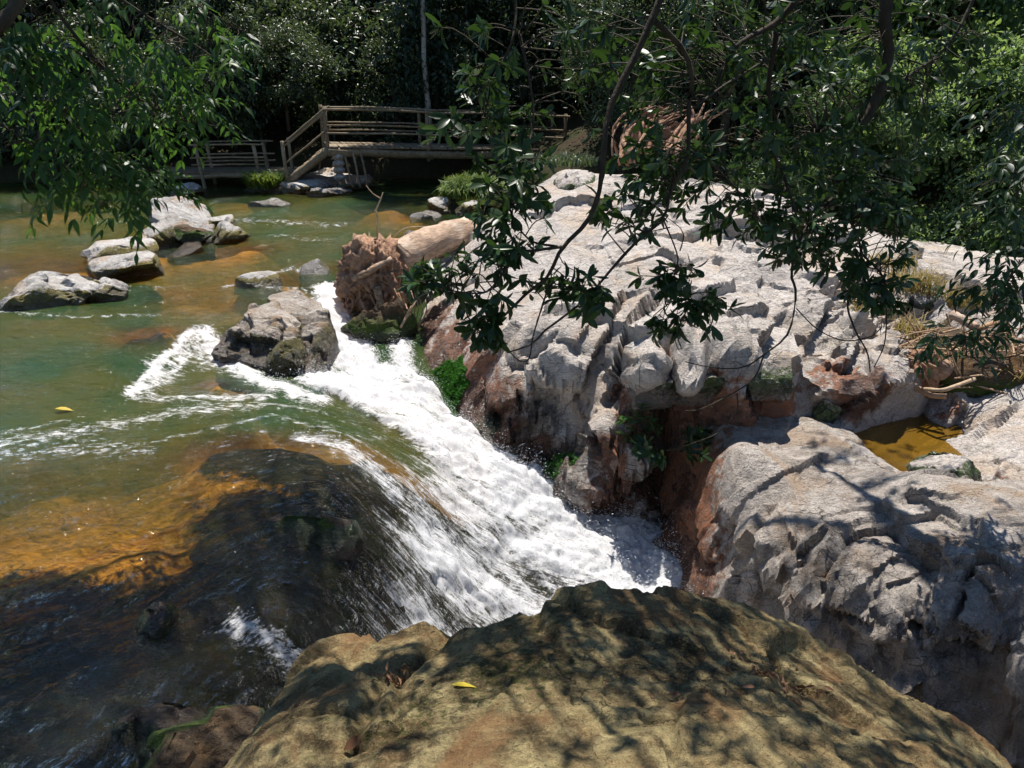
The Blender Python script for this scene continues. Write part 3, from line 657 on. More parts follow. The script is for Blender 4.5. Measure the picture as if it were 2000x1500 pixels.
def cut_faults(V, N, faults, wd=1.0):
    V = V.copy()
    for pts, dep in faults:
        L_ = np.array([P(u, v, Y=Y) for u, v, Y in pts]) if len(pts[0]) == 3 and pts[0][0] > 50 else np.array(pts)
        bx = (V > L_.min(0) - .7).all(1) & (V < L_.max(0) + .7).all(1)
        if not bx.any(): continue
        Q = V[bx]; Qw = Q + 0.05 * wd * np.stack((fbm(Q * 3.1, 3, 61), fbm(Q * 3.1 + 9, 3, 62), fbm(Q * 3.1 + 5, 3, 64)), 1)
        best = np.full(len(Q), 1e9); side = np.zeros(len(Q)); end = np.zeros(len(Q))
        for k, (a, b) in enumerate(zip(L_[:-1], L_[1:])):
            ab = b - a; rel = Qw - a; tt = (rel @ ab) / (ab @ ab); t_ = np.clip(tt, 0, 1); dv = rel - t_[:, None] * ab; dd = np.linalg.norm(dv, axis=1); m_ = dd < best
            n_ = N[bx]; sg_ = np.sign((np.cross(n_, ab) * dv).sum(1)); best = np.where(m_, dd, best); side = np.where(m_, sg_, side)
            e_ = np.where((tt < 0) & (k == 0) | (tt > 1) & (k == len(L_) - 2), 1.0, 0.0); end = np.where(m_, e_, end)
        sg = 0.036 * wd
        h = 0.55 * dep * side * np.exp(-best / (0.30 * wd)) * (1 - end) - 0.55 * dep * np.exp(-(best / sg) ** 2)
        V[bx] = Q + N[bx] * h[:, None]
    return V
def out_amp(p):
    rough = np.exp(-(((p - P(1200, 780, Y=7.9)) / (1.1, 0.9, 1.3)) ** 2).sum(1)) + np.exp(-(((p - P(1600, 640, Y=8.6)) / (1.6, 1.2, 1.0)) ** 2).sum(1)) + np.exp(-(((p - P(1850, 580, Y=10)) / (1.6, 1.5, 1.0)) ** 2).sum(1)) + .9 * np.exp(-(((p - P(1080, 880, Y=7.7)) / (.9, .5, .6)) ** 2).sum(1))
    calm = np.exp(-(((p - P(1190, 820, Y=7.75)) / (.35, .45, .45)) ** 2).sum(1))
    return (0.26 + 0.80 * np.clip(rough, 0, 1)) * (1 - .75 * calm)
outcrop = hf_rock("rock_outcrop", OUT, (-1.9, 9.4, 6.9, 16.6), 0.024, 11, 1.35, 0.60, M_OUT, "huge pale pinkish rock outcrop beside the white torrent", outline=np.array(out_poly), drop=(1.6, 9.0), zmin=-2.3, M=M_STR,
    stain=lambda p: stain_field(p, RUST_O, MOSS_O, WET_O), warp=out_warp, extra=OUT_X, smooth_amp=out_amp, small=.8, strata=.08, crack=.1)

# -- grey boulder on the right, in dappled shade
RB = [(1450, 830, 7.45), (1590, 830, 7.45), (1350, 880, 7.45), (1330, 950, 7.4), (1270, 1060, 7.15), (1400, 920, 6.75), (1500, 880, 6.95), (1620, 900, 6.73), (1700, 960, 6.0), (1800, 925, 6.1), (1850, 1050, 5.3), (2000, 1100, 4.95), (2000, 960, 5.9),
    (1400, 1000, 6.4), (1330, 1130, 6.6), (1400, 1100, 6.1), (1500, 1000, 6.1), (1500, 1100, 5.6), (1500, 1180, 5.5), (1600, 1050, 5.55), (1600, 1150, 5.15), (1600, 1250, 5.0), (1700, 1150, 5.05), (1700, 1280, 4.8), (1800, 1200, 4.85), (1900, 1250, 4.6), (1900, 1380, 4.45), (2000, 1300, 4.3), (1640, 880, 6.9)]
RB_X = [(4.7, 6.5, -.55), (5.5, 6.2, -.35), (6.5, 6, -.3), (6.5, 4.5, -.6), (5.5, 3.9, -.9), (1.2, 6.2, -2.2), (2.0, 4.9, -2.2), (3, 4.1, -2.2), (4.2, 3.5, -2.1), (2.7, 7.7, -.42)]
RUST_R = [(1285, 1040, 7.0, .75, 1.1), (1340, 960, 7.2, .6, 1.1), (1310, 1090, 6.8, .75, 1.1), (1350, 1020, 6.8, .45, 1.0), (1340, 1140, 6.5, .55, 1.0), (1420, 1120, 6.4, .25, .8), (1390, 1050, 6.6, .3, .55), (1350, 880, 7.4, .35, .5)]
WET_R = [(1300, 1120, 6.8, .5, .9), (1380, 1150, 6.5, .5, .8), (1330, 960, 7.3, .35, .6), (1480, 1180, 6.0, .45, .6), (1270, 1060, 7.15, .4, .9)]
MOSS_R = [(1500, 1090, 6.1, .35, .5), (1560, 1130, 5.8, .3, .42)]
def rb_amp(p):
    fl = np.exp(-(((p - P(1480, 850, Y=7.2)) / (1.0, .5, .6)) ** 2).sum(1))
    return (0.6 + 0.8 * np.exp(-(((p - P(1750, 1150, Y=5.3)) / (1.3, .9, .8)) ** 2).sum(1))) * (1 - .75 * fl)
POOL_PX = [(1645, 815), (1700, 803), (1765, 797), (1815, 835), (1885, 895), (1800, 912), (1762, 922), (1715, 893), (1665, 850)]
POOL_XY = np.array([P(u, v, z=-.56)[:2] for u, v in POOL_PX])
POOL_X = [tuple(P(u, v, z=-.9)) for u, v in ((1700, 840), (1760, 870), (1810, 890), (1680, 835), (1740, 825), (1790, 850), (1720, 860))] + [tuple(P(u, v, z=-.5)) for u, v in ((1700, 888), (1660, 858), (1640, 835), (1755, 925))]
RB_X += POOL_X
rb_poly = [P(1345, 880, Y=7.5)[:2], P(1330, 950, Y=7.35)[:2], P(1275, 1045, Y=7.1)[:2], P(1270, 1085, Y=6.95)[:2], P(1305, 1150, Y=6.6)[:2], (2.0, 5.75), (2.5, 5.05), (3.1, 4.6), (3.7, 4.25), (4.6, 3.85), (6.5, 3.6), (7.5, 5), (7.5, 8), (2.05, 8.0)]
RB_FAULTS = [([(1560, 1080, 5.5), (1640, 1060, 5.5), (1700, 1020, 5.6), (1790, 1010, 5.5), (1830, 1000, 5.6)], .10), ([(1420, 1000, 6.4), (1450, 1060, 6.0), (1440, 1130, 5.8)], .10), ([(1720, 1000, 5.8), (1800, 1080, 5.2), (1880, 1130, 5.0), (1960, 1200, 4.7)], .14), ([(1840, 1080, 5.2), (1830, 1150, 5.0), (1850, 1230, 4.75)], .2), ([(1900, 1120, 5.0), (1890, 1200, 4.8), (1920, 1280, 4.55)], .18), ([(1780, 1200, 4.85), (1850, 1250, 4.7), (1960, 1260, 4.5)], .2), ([(1560, 1150, 5.3), (1620, 1200, 5.05), (1700, 1210, 4.95)], .14), ([(1480, 1100, 5.7), (1500, 1160, 5.5), (1560, 1200, 5.3)], .14), ([(1330, 1000, 7.0), (1380, 1040, 6.6), (1400, 1100, 6.2)], .12)]
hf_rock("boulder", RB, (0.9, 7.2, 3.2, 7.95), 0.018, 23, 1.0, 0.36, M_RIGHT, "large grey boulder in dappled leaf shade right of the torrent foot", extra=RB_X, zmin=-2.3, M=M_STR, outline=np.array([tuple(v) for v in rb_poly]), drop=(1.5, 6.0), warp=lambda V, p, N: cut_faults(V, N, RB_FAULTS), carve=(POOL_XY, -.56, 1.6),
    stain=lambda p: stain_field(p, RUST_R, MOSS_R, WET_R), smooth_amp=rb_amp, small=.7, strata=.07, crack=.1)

# -- pale slab on the far right with the pool
SLAB = [(1780, 800, 7.75), (1900, 760, 8.0), (2000, 760, 7.84), (1850, 850, 7.27), (1950, 850, 7.2), (1900, 905, 6.75), (2000, 900, 6.64), (1950, 960, 6.2), (1820, 830, 7.45), (1830, 760, 8.1)]
SLAB_X = POOL_X + [ (7, 8.6, -.1), (7.5, 7, -.2), (7.5, 5.5, -.4), (5.2, 8.8, -.3), (6.2, 9, -.2)]
hf_rock("rock_slab", SLAB, (3.4, 8.6, 5.6, 9.0), 0.022, 37, 0.9, 0.42, M_OUT, "low pale pink rock slab around the amber rock pool", extra=SLAB_X, zmin=-1.2, M=M_STR, carve=(POOL_XY, -.56, .55),
    stain=lambda p: stain_field(p, [(1850, 790, 7.8, .3, .5), (1960, 960, 6.2, .3, .45)], (), [(1760, 850, 7.4, .25, .6)]))
# the pool
def flat_water(name, poly, z, step=0.03, depth=0.6, mat=M_POOL):
    poly = np.array(poly); mn, mx = poly.min(0), poly.max(0)
    ax = np.arange(mn[0], mx[0], step); ay = np.arange(mn[1], mx[1], step)
    X, Y = np.meshgrid(ax, ay); q = np.stack((X.ravel(), Y.ravel()), 1)
    sd = poly_sd(q, poly); Fc = grid_faces(len(ax), len(ay)); keep = (sd[Fc] < 0).all(1)
    V, Fc, (dd,) = compact(np.stack((q[:, 0], q[:, 1], np.full(len(q), z)), 1), Fc, keep, (np.clip(-sd * 1.3, 0.03, depth),))
    me = mesh_np(name, V, Fc); fattr(me, 'depth', dd); fattr(me, 'foam', 0 * dd); fattr(me, 'flow', V, 'FLOAT_VECTOR')
    return link(name, me, mat, kind="structure")
flat_water("rock_pool_water", [(3.2, 8.3), (4.2, 8.4), (5.2, 7.9), (5.3, 7.0), (5.1, 6.4), (4.3, 6.2), (3.6, 6.6)], -0.56)

# -- boulder in the foreground
FR = [(1000, 1500, 1.55), (700, 1500, 1.66), (1300, 1500, 1.55), (1600, 1500, 1.62), (500, 1450, 1.92), (450, 1500, 1.92), (600, 1285, 2.5), (600, 1400, 2.02), (720, 1250, 2.5), (830, 1215, 2.6), (860, 1260, 2.38), (1000, 1200, 2.5), (1150, 1160, 2.58), (1300, 1165, 2.58), (1450, 1200, 2.54), (1600, 1258, 2.42), (1750, 1345, 2.28), (1900, 1415, 2.14), (1970, 1490, 2.02),
    (1000, 1330, 2.02), (1300, 1330, 2.02), (1600, 1400, 1.92), (800, 1380, 1.97)]
FR_X = [(0, .9, 1.55), (-.6, .9, 1.45), (.8, .9, 1.5), (0, 0, 1.6), (1.6, 1.0, 1.3), (-1, .6, 1.3), (1.2, 0, 1.5)]
fr_poly = [P(u, v, Y=Y)[:2] for u, v, Y in ((400, 1510, 1.93), (470, 1440, 1.98), (530, 1350, 2.2), (605, 1282, 2.48), (700, 1252, 2.54), (825, 1212, 2.62), (862, 1235, 2.52), (930, 1222, 2.47), (1000, 1197, 2.5), (1080, 1168, 2.56), (1150, 1158, 2.6), (1300, 1162, 2.6), (1450, 1198, 2.55), (1600, 1256, 2.43), (1750, 1343, 2.29), (1900, 1413, 2.15), (1970, 1490, 2.03))] + [np.array((1.7, 1.2)), np.array((1.6, -.3)), np.array((-1.0, -.3)), np.array((-1.1, 1.2))]
def fr_warp(V, p, N):
    # the groove that parts the small left lobe from the main back
    g = line_d(p[:, :2], [P(870, 1238, Y=2.52), P(800, 1285, Y=2.3), P(740, 1330, Y=2.12), P(690, 1450, Y=1.78)])
    V = V.copy(); V[:, 2] -= 0.055 * np.exp(-(g / 0.035) ** 2) + 0.03 * np.exp(-(g / 0.12) ** 2)
    f1, f2, h1, *_q = worley(V * 16.0, 5); V = V - N * (0.010 * np.exp(-(f1 / .22) ** 2) * (_rnd[h1, 1] > .55))[:, None]
    return cut_faults(V, N, [([(1100, 1180, 2.5), (1180, 1220, 2.35), (1290, 1230, 2.3), (1380, 1270, 2.2)], .035), ([(560, 1400, 2.0), (640, 1380, 2.0), (700, 1400, 1.95)], .03), ([(900, 1260, 2.25), (840, 1340, 2.05), (780, 1440, 1.8)], .025), ([(1480, 1240, 2.4), (1560, 1320, 2.15), (1700, 1400, 1.98)], .035), ([(1180, 1440, 1.75), (1260, 1400, 1.8), (1400, 1420, 1.75)], .02)], .45)
foreground = hf_rock("foreground_boulder", FR, (-1.75, 2.3, -.4, 3.5), 0.012, 51, 0.6, 0.22, M_FRONT, "broad olive brown boulder in the foreground with dappled shade", outline=np.array(fr_poly), drop=(1.1, 4.5), zmin=-1.6, extra=FR_X, crack=0.8, fine=2.2, warp=fr_warp,
    stain=lambda p: stain_field(p, [], [(1000, 1300, 2.1, .35, .45), (800, 1420, 1.85, .3, .4), (1050, 1230, 2.4, .3, .35)], ()))

# -- loose rocks
def ico(sub):
    import bmesh
    bm = bmesh.new(); bmesh.ops.create_icosphere(bm, subdivisions=sub, radius=1.0)
    V = np.array([v.co[:] for v in bm.verts]); F = np.array([[v.index for v in f.verts] for f in bm.faces]); bm.free(); return V, F
ICO = {s: ico(s) for s in (3, 4, 5, 6)}
def rock(name, c, dim, seed, label, sub=None, rz=0.0, mat=None, cuts=9, amp=1.0, tilt=(0, 0), waterline=None, wetz=0.15, stain=None, group=None, parent=None, cat="rock"):
    sub = sub or (4 if c[1] > 11.5 else 5); V, F = ICO[sub]; R_ = rs(seed); V = V.copy()
    for k in range(cuts):
        n = R_.normal(size=3); n[2] = abs(n[2]) * (1 if k % 3 else -1); n /= np.linalg.norm(n)
        d = 0.48 + 0.36 * R_.rand(); s = V @ n - d
        V -= np.outer(np.where(s > 0, s * 0.98, 0), n)
    V = V / np.abs(V).max(0) * np.array(dim) * 0.5 * 1.06
    ca, sa = math.cos(tilt[0]), math.sin(tilt[0]); V = V @ np.array(((1, 0, 0), (0, ca, sa), (0, -sa, ca)))
    ca, sa = math.cos(tilt[1]), math.sin(tilt[1]); V = V @ np.array(((ca, 0, -sa), (0, 1, 0), (sa, 0, ca)))
    ca, sa = math.cos(rz), math.sin(rz); V = V @ np.array(((ca, sa, 0), (-sa, ca, 0), (0, 0, 1)))
    me0 = mesh_np("tmp", V, F); N = np.zeros(len(V) * 3, np.float32); me0.vertices.foreach_get("normal", N); N = N.reshape(-1, 3); bpy.data.meshes.remove(me0)
    L = float(np.mean(dim)) * 0.5
    V = V + N * rock_disp(V + seed * 3.7, seed % 50, L, 0.42 * amp)[:, None]
    S = np.zeros((len(V), 4)); S[:, 3] = 1
    if waterline is not None:
        hz = V[:, 2] + c[2] - waterline
        S[:, 2] = np.clip(1.1 - np.clip(hz, 0, 1) / max(wetz, 1e-3) * 0.5, 0, 1)
        S[:, 1] = 0.75 * np.exp(-((hz - wetz * 1.2) / (wetz * 1.6)) ** 2) * (N[:, 2] < 0.8)
    if stain is not None: S = np.maximum(S, stain(V + np.array(c)))
    me = sharpen(mesh_np(name, V, F)); fattr(me, 'stain', S, 'FLOAT_COLOR')
    return link(name, me, mat or M_RIVER_ROCK, parent=parent, label=label, cat=cat, group=group, loc=tuple(c))
def hull_rock(name, pts, seed, label, mat, amp=0.5, sink=0.4, L=0.45, wetz=.1, waterline=0.0, cracks=()):
    """an angular block: the convex hull of surveyed corner points, subdivided and roughened"""
    import bmesh
    W_ = np.array([P(u, v, Y=Y) for u, v, Y in pts]); low = W_[W_[:, 2] < np.percentile(W_[:, 2], 60)].copy(); low[:, 2] -= sink
    back = W_.copy(); back[:, 1] += 0.18; back[:, 2] -= .25
    c = W_.mean(0); bm = bmesh.new()
    for w_ in np.vstack((W_, low, back)) - c: bm.verts.new(w_)
    r = bmesh.ops.convex_hull(bm, input=bm.verts); bmesh.ops.delete(bm, geom=list({g for k_ in ('geom_interior', 'geom_unused') for g in r[k_] if isinstance(g, bmesh.types.BMVert)}), context='VERTS')
    for k in range(6):
        ed = [e for e in bm.edges if e.calc_length() > 0.05]
        if not ed or len(bm.verts) > 14000: break
        bmesh.ops.subdivide_edges(bm, edges=ed, cuts=1, smooth=0.0, use_grid_fill=True); bmesh.ops.triangulate(bm, faces=bm.faces)
    for k in range(1): bmesh.ops.smooth_vert(bm, verts=bm.verts, factor=.4, use_axis_x=True, use_axis_y=True, use_axis_z=True)
    bmesh.ops.recalc_face_normals(bm, faces=bm.faces); bm.normal_update()
    V = np.array([v.co[:] for v in bm.verts]); N = np.array([v.normal[:] for v in bm.verts]); bm.verts.index_update(); F = np.array([[v.index for v in f.verts] for f in bm.faces]); bm.free()
    V = V + N * rock_disp(V + seed * 2.9, seed % 50, L, 0.4 * amp)[:, None]
    if cracks: V = cut_faults(V + c, N, cracks, .7) - c
    S = np.zeros((len(V), 4)); S[:, 3] = 1; hz = V[:, 2] + c[2] - waterline
    S[:, 2] = np.clip(1.1 - np.clip(hz, 0, 1) / wetz * 0.5, 0, 1); S[:, 1] = 0.7 * np.exp(-((hz - wetz * 1.4) / (wetz * 1.8)) ** 2) * (N[:, 2] < 0.75)
    me = sharpen(mesh_np(name, V, F)); fattr(me, 'stain', S, 'FLOAT_COLOR'); return link(name, me, mat, label=label, cat="rock", loc=tuple(c))
def rock_px(name, box, seed, label, z=0.0, depth=None, sink=0.35, **k):
    """a rock that covers the photo box (u0, v0, u1, v1), its foot at height z"""
    u0, v0, u1, v1 = box
    foot = P((u0 + u1) / 2, v1, z=z); t = np.linalg.norm(foot - np.array((0, 0, CAM_Z)))
    wd = (u1 - u0) * t / 1520.0; dp = depth or wd * 0.7
    Yc = foot[1] + dp * 0.42
    top = P((u0 + u1) / 2, v0, Y=Yc + dp * 0.08)[2]
    h = max(top - z, 0.05); full = h * (1 + sink)
    c = ((u0 + u1) / 2 - 1000) / 1500.0 * (Yc / (_c + (750 - (v0 + v1) / 2) / 1500 * _s)), Yc, top - full * 0.5
    return rock(name, c, (wd, dp, full), seed, label, waterline=z, **k)

rock_px("boulder", (15, 538, 182, 607), 61, "long whitish boulder with a dark blue hollow in the river at far left", depth=.8, rz=.1, wetz=.13)
rock_px("boulder", (165, 540, 242, 592), 62, "small whitish rock touching the long white boulder at far left", depth=.6)
hull_rock("boulder", [(296, 392, 15.3), (345, 385, 15.7), (400, 402, 15.7), (418, 435, 15.2), (412, 468, 14.7), (350, 468, 14.6), (325, 440, 14.7), (280, 412, 15.0)], 63, "tall tilted white block of the midstream rock island", M_RIVER_ROCK, L=.8)
rock_px("boulder", (285, 425, 345, 490), 64, "grey ribbed rock at the foot of the tilted white block", depth=.9)
rock_px("boulder", (180, 455, 300, 520), 65, "white rock under the drooping left branch in the midstream island", depth=1.1)
rock_px("boulder", (176, 488, 318, 548), 66, "low smooth white rock at the front of the midstream island", depth=.8, amp=.7)
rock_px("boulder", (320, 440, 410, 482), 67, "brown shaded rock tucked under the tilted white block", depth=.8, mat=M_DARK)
rock_px("boulder", (412, 414, 458, 455), 68, "small rounded grey rock at the right tip of the midstream island", depth=.7)
rock_px("boulder", (408, 432, 484, 476), 69, "low pinkish mossy rock at the right tip of the midstream island", depth=.8, wetz=.12)
rock_px("flat_rock", (335, 476, 402, 500), 70, "flat orange shelf rock awash right of the midstream island", depth=.9, mat=M_DARK, amp=.5, sink=1.2)
rock_px("flat_rock", (452, 527, 545, 562), 71, "flat pale rock barely breaking the surface in mid river", depth=.7, amp=.6, sink=1.4, wetz=.08)
rock_px("flat_rock", (588, 508, 652, 540), 72, "yellow mossy flat rock just above the small fall", depth=.8, amp=.5, sink=1.6, wetz=.2)
rock_px("flat_rock", (488, 386, 562, 407), 73, "low pale rock awash in front of the footbridge stairs", depth=1.0, amp=.6, sink=1.2)
rock_px("boulder", (600, 361, 680, 384), 74, "pale layered rock at the water edge below the footbridge", depth=.9, sink=.8)
rock_px("boulder", (545, 338, 740, 376), 75, "wide shaded grey rock bank under the footbridge pillar", depth=2.2, sink=.8, amp=.8)
rock_px("boulder", (340, 360, 392, 386), 76, "small dark rock at the bank beside the low walkway", depth=.8, sink=.6)
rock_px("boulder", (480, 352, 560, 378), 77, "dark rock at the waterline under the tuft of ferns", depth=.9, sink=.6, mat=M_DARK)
rock_px("boulder", (838, 384, 900, 416), 78, "pale pointed rock on the bank in front of the grass tuft", depth=.8)
rock_px("boulder", (888, 392, 945, 424), 79, "pinkish rock on the bank next to the pale pointed rock", depth=.8)
rock_px("flat_rock", (795, 414, 860, 428), 80, "thin pale rock shelf awash near the grassy bank", depth=.7, sink=1.5, amp=.6)
rock_px("flat_rock", (775, 445, 850, 475), 81, "yellow green submerged rock behind the stranded log", depth=1.0, sink=2, amp=.5, wetz=.3)
# the block in the stream left of the torrent
hull_rock("boulder", [(488, 614, 9.2), (545, 622, 9.1), (575, 648, 8.85), (468, 632, 8.95), (455, 646, 8.75), (525, 662, 8.6), (572, 668, 8.55), (410, 690, 8.6), (460, 702, 8.45), (515, 716, 8.35), (575, 694, 8.5), (430, 660, 9.1)], 82, "broad mossy left block of the dark cracked rock above the torrent", M_MID, wetz=.2, amp=.8, cracks=[([(480, 612, 9.1), (500, 640, 8.8), (490, 690, 8.5)], .12), ([(545, 618, 9.0), (560, 650, 8.7), (550, 700, 8.4)], .12), ([(440, 660, 8.8), (500, 665, 8.6), (580, 672, 8.55)], .10)])
hull_rock("boulder", [(528, 582, 9.85), (575, 567, 10.0), (628, 590, 9.9), (642, 620, 9.6), (600, 636, 9.4), (535, 612, 9.5), (518, 596, 9.8), (525, 628, 9.6), (642, 642, 9.5), (600, 652, 9.3)], 83, "pale topped rear block of the dark cracked rock above the torrent", M_MID, amp=.6)
hull_rock("boulder", [(592, 640, 8.9), (640, 628, 9.15), (654, 660, 8.95), (642, 702, 8.6), (604, 742, 8.2), (575, 738, 8.2), (520, 712, 8.3), (560, 682, 8.5), (612, 652, 8.7)], 84, "wedge shaped front block of the dark cracked rock above the torrent", M_MID, waterline=-.15, wetz=.28, amp=.8, cracks=[([(610, 660, 8.7), (600, 700, 8.4), (580, 735, 8.2)], .12), ([(545, 700, 8.4), (590, 690, 8.5), (640, 690, 8.6)], .08)])
hull_rock("boulder", [(492, 598, 9.4), (540, 588, 9.55), (590, 636, 9.0), (562, 642, 8.88), (478, 616, 9.12), (500, 640, 8.95)], 85, "striped middle block of the dark cracked rock above the torrent", M_MID, amp=.6)
rock_px("boulder", (510, 650, 600, 738), 86, "dark wet lower block of the cracked rock above the torrent", z=-.2, mat=M_MID, depth=.5, rz=-.3, cuts=6, sink=.5, wetz=.25, amp=1.2)
rock_px("boulder", (672, 590, 812, 672), 87, "dark wet rock under the stranded root ball at the small fall", z=-.3, depth=.5, mat=M_DARK, sink=.5, amp=1.4)
hull_rock("ledge", [(1228, 712, 7.95), (1245, 690, 8.2), (1300, 672, 8.3), (1400, 680, 7.95), (1540, 695, 7.6), (1548, 742, 7.4), (1400, 738, 7.35), (1290, 748, 7.45), (1238, 765, 7.6), (1225, 745, 7.8)], 102, "jutting pale ledge roofing the dark hollow in the outcrop", M_OUT, sink=.22, waterline=-.05, wetz=.12, amp=.7, L=.6, cracks=[([(1330, 680, 8.1), (1340, 740, 7.45), (1345, 780, 7.4)], .10), ([(1440, 690, 7.8), (1455, 735, 7.4), (1460, 780, 7.4)], .12)])
# rocks under or breaking the shaded sheet
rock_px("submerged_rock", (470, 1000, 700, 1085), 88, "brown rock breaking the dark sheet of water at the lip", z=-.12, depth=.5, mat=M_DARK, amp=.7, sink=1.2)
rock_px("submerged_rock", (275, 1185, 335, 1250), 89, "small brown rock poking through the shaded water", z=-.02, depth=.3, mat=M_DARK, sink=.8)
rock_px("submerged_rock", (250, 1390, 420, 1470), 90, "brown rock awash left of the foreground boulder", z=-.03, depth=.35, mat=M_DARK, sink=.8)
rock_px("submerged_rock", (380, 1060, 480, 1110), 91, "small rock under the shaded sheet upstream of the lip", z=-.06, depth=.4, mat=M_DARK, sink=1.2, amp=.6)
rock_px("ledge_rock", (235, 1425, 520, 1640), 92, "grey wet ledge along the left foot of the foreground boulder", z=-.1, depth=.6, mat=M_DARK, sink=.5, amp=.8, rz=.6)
# rocks beside the pool and on the outcrop
rock_px("boulder", (1592, 780, 1640, 850), 93, "small grey knobbly rock at the left rim of the amber pool", z=-.55, depth=.35, mat=M_OUT)
rock_px("boulder", (1495, 690, 1548, 745), 94, "rounded pale rock wedged in the gap beside the overhang", z=.0, depth=.4, mat=M_OUT)
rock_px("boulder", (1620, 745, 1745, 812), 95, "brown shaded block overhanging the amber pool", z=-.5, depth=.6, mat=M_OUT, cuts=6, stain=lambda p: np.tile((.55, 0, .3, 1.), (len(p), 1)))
rock_px("boulder", (1755, 560, 1830, 610), 96, "grey rock among the dry grass on the outcrop's right shoulder", z=.15, depth=.6, mat=M_OUT)
rock_px("boulder", (1330, 405, 1420, 455), 97, "ochre sided ledge rock on the top of the outcrop", z=.85, depth=.6, mat=M_OUT, stain=lambda p: np.tile((.45, 0, 0, 1.), (len(p), 1)))
rock_px("boulder", (1085, 332, 1165, 385), 98, "pale ledge crowning the top of the outcrop", z=1.15, depth=1.0, mat=M_OUT)
hull_rock("boulder", [(1440, 660, 8.0), (1478, 632, 8.3), (1550, 650, 8.3), (1568, 690, 7.75), (1530, 705, 7.55), (1450, 702, 7.55)], 99, "tilted pale block on the outcrop above the overhang", M_OUT, waterline=-5)
rock_px("boulder", (1780, 890, 1900, 985), 100, "pale knob of rock between the pool and the grey boulder", z=-.6, depth=.7, mat=M_OUT)

# ------------------------------------------------------------------ timber: footbridge, stump, driftwood
M_WOOD = mat_wood("weathered_timber", (0.22, 0.165, 0.10), (0.12, 0.088, 0.052), (0.32, 0.27, 0.20), (6, 6, 6))
M_LOG = mat_wood("river_worn_log", (0.44, 0.29, 0.19), (0.16, 0.085, 0.045), (0.58, 0.47, 0.37), (4, 2.2, 16), 1.2)
M_ROOT = mat_wood("reddish_roots", (0.36, 0.20, 0.125), (0.15, 0.07, 0.04), (0.48, 0.32, 0.21), (9, 9, 9), 1.0)
M_DRY = mat_wood("dry_driftwood", (0.40, 0.26, 0.15), (0.24, 0.13, 0.065), (0.50, 0.40, 0.29), (9, 9, 9), 0.9)
M_BARK = mat_wood("bark", (0.055, 0.042, 0.03), (0.028, 0.022, 0.016), (0.09, 0.08, 0.055), (10, 10, 4), 1.0)
M_PALEBARK = mat_wood("pale_bark", (0.30, 0.29, 0.26), (0.18, 0.17, 0.15), (0.40, 0.38, 0.34), (9, 9, 3), 0.8)

def part_tube(name, path, r, mat, parent, sides=8, seed=0, rough=0.06, n=10, wob=0.0, r2=None):
    pts = curve_pts(path, n)
    if wob: pts = pts + wob * np.stack([fbm(pts * 1.3 + 9.7 * k + seed, 2, seed) for k in range(3)], 1)
    rad = np.linspace(r, r if r2 is None else r2, n)
    mb = MB(); mb.tube(pts, rad, sides, seed=seed, rough=rough)
    return link(name, mb.build(name), mat, parent=parent)
def box_mesh(name, sx, sy, sz, bev=0.0, seed=0):
    R_ = rs(seed); V = np.array([(x, y, z) for x in (-.5, .5) for y in (-.5, .5) for z in (-.5, .5)]) * (sx, sy, sz)
    V += R_.normal(size=V.shape) * 0.006
    me = bpy.data.meshes.new(name)
    me.from_pydata(V.tolist(), [], [(0, 1, 3, 2), (4, 6, 7, 5), (0, 4, 5, 1), (2, 3, 7, 6), (0, 2, 6, 4), (1, 5, 7, 3)]); me.update(); return me

br = empty("footbridge", (-4.6, 20.0, 0), label="weathered timber footbridge with railings and stairs across the far river", cat="footbridge")
def bpart(name, path, r, **k):
    o = part_tube(name, np.asarray(path, float) - np.array(br.location), r, M_WOOD, br, **k); return o
A = np.array((-4.62, 20.0, 1.10)); B = np.array((1.45, 22.0, 0.80)); dAB = (B - A) / np.linalg.norm((B - A)); off = np.array((-dAB[1], dAB[0], 0)) * 1.0
sd = 0
for side, o3 in enumerate((np.zeros(3), off)):
    bpart("beam", [A + o3 + (0, 0, -.10), (A + B) / 2 + o3 + (0, 0, -.16), B + o3 + (0, 0, -.10)], .105 if side == 0 else .09, seed=sd, wob=.03, n=14); sd += 1
    for h, r in ((.90, .027), (.53, .022), (.34, .024)):
        for a, b in ((0, .52), (.47, 1.02)):
            bpart("rail", [A + (B - A) * a + o3 + (0, -.06, h), A + (B - A) * (a + b) / 2 + o3 + (0, -.05, h + .02), A + (B - A) * b + o3 + (0, -.07, h - .01)], r, seed=sd, wob=.014, n=10); sd += 1
    for f in (0.0, .40, .72, 1.0):
        q = A + (B - A) * f + o3
        bpart("post", [q + (0.0, 0, -.32 if f not in (0,) else -.2), q + (.01, 0, .95)], .045, seed=sd, n=5); sd += 1
pl = box_mesh("plank", 0.13, 1.12, 0.045)
n = 46
for i in range(n):
    q = A + (B - A) * ((i + .5) / n) + off * 0.5 + (0, 0, .01)
    o = link("plank", pl, M_WOOD, parent=br, loc=tuple(q - np.array(br.location)))
    o.rotation_euler = (0, 0, math.atan2(dAB[1], dAB[0]) + random.Random(i).uniform(-.03, .03))
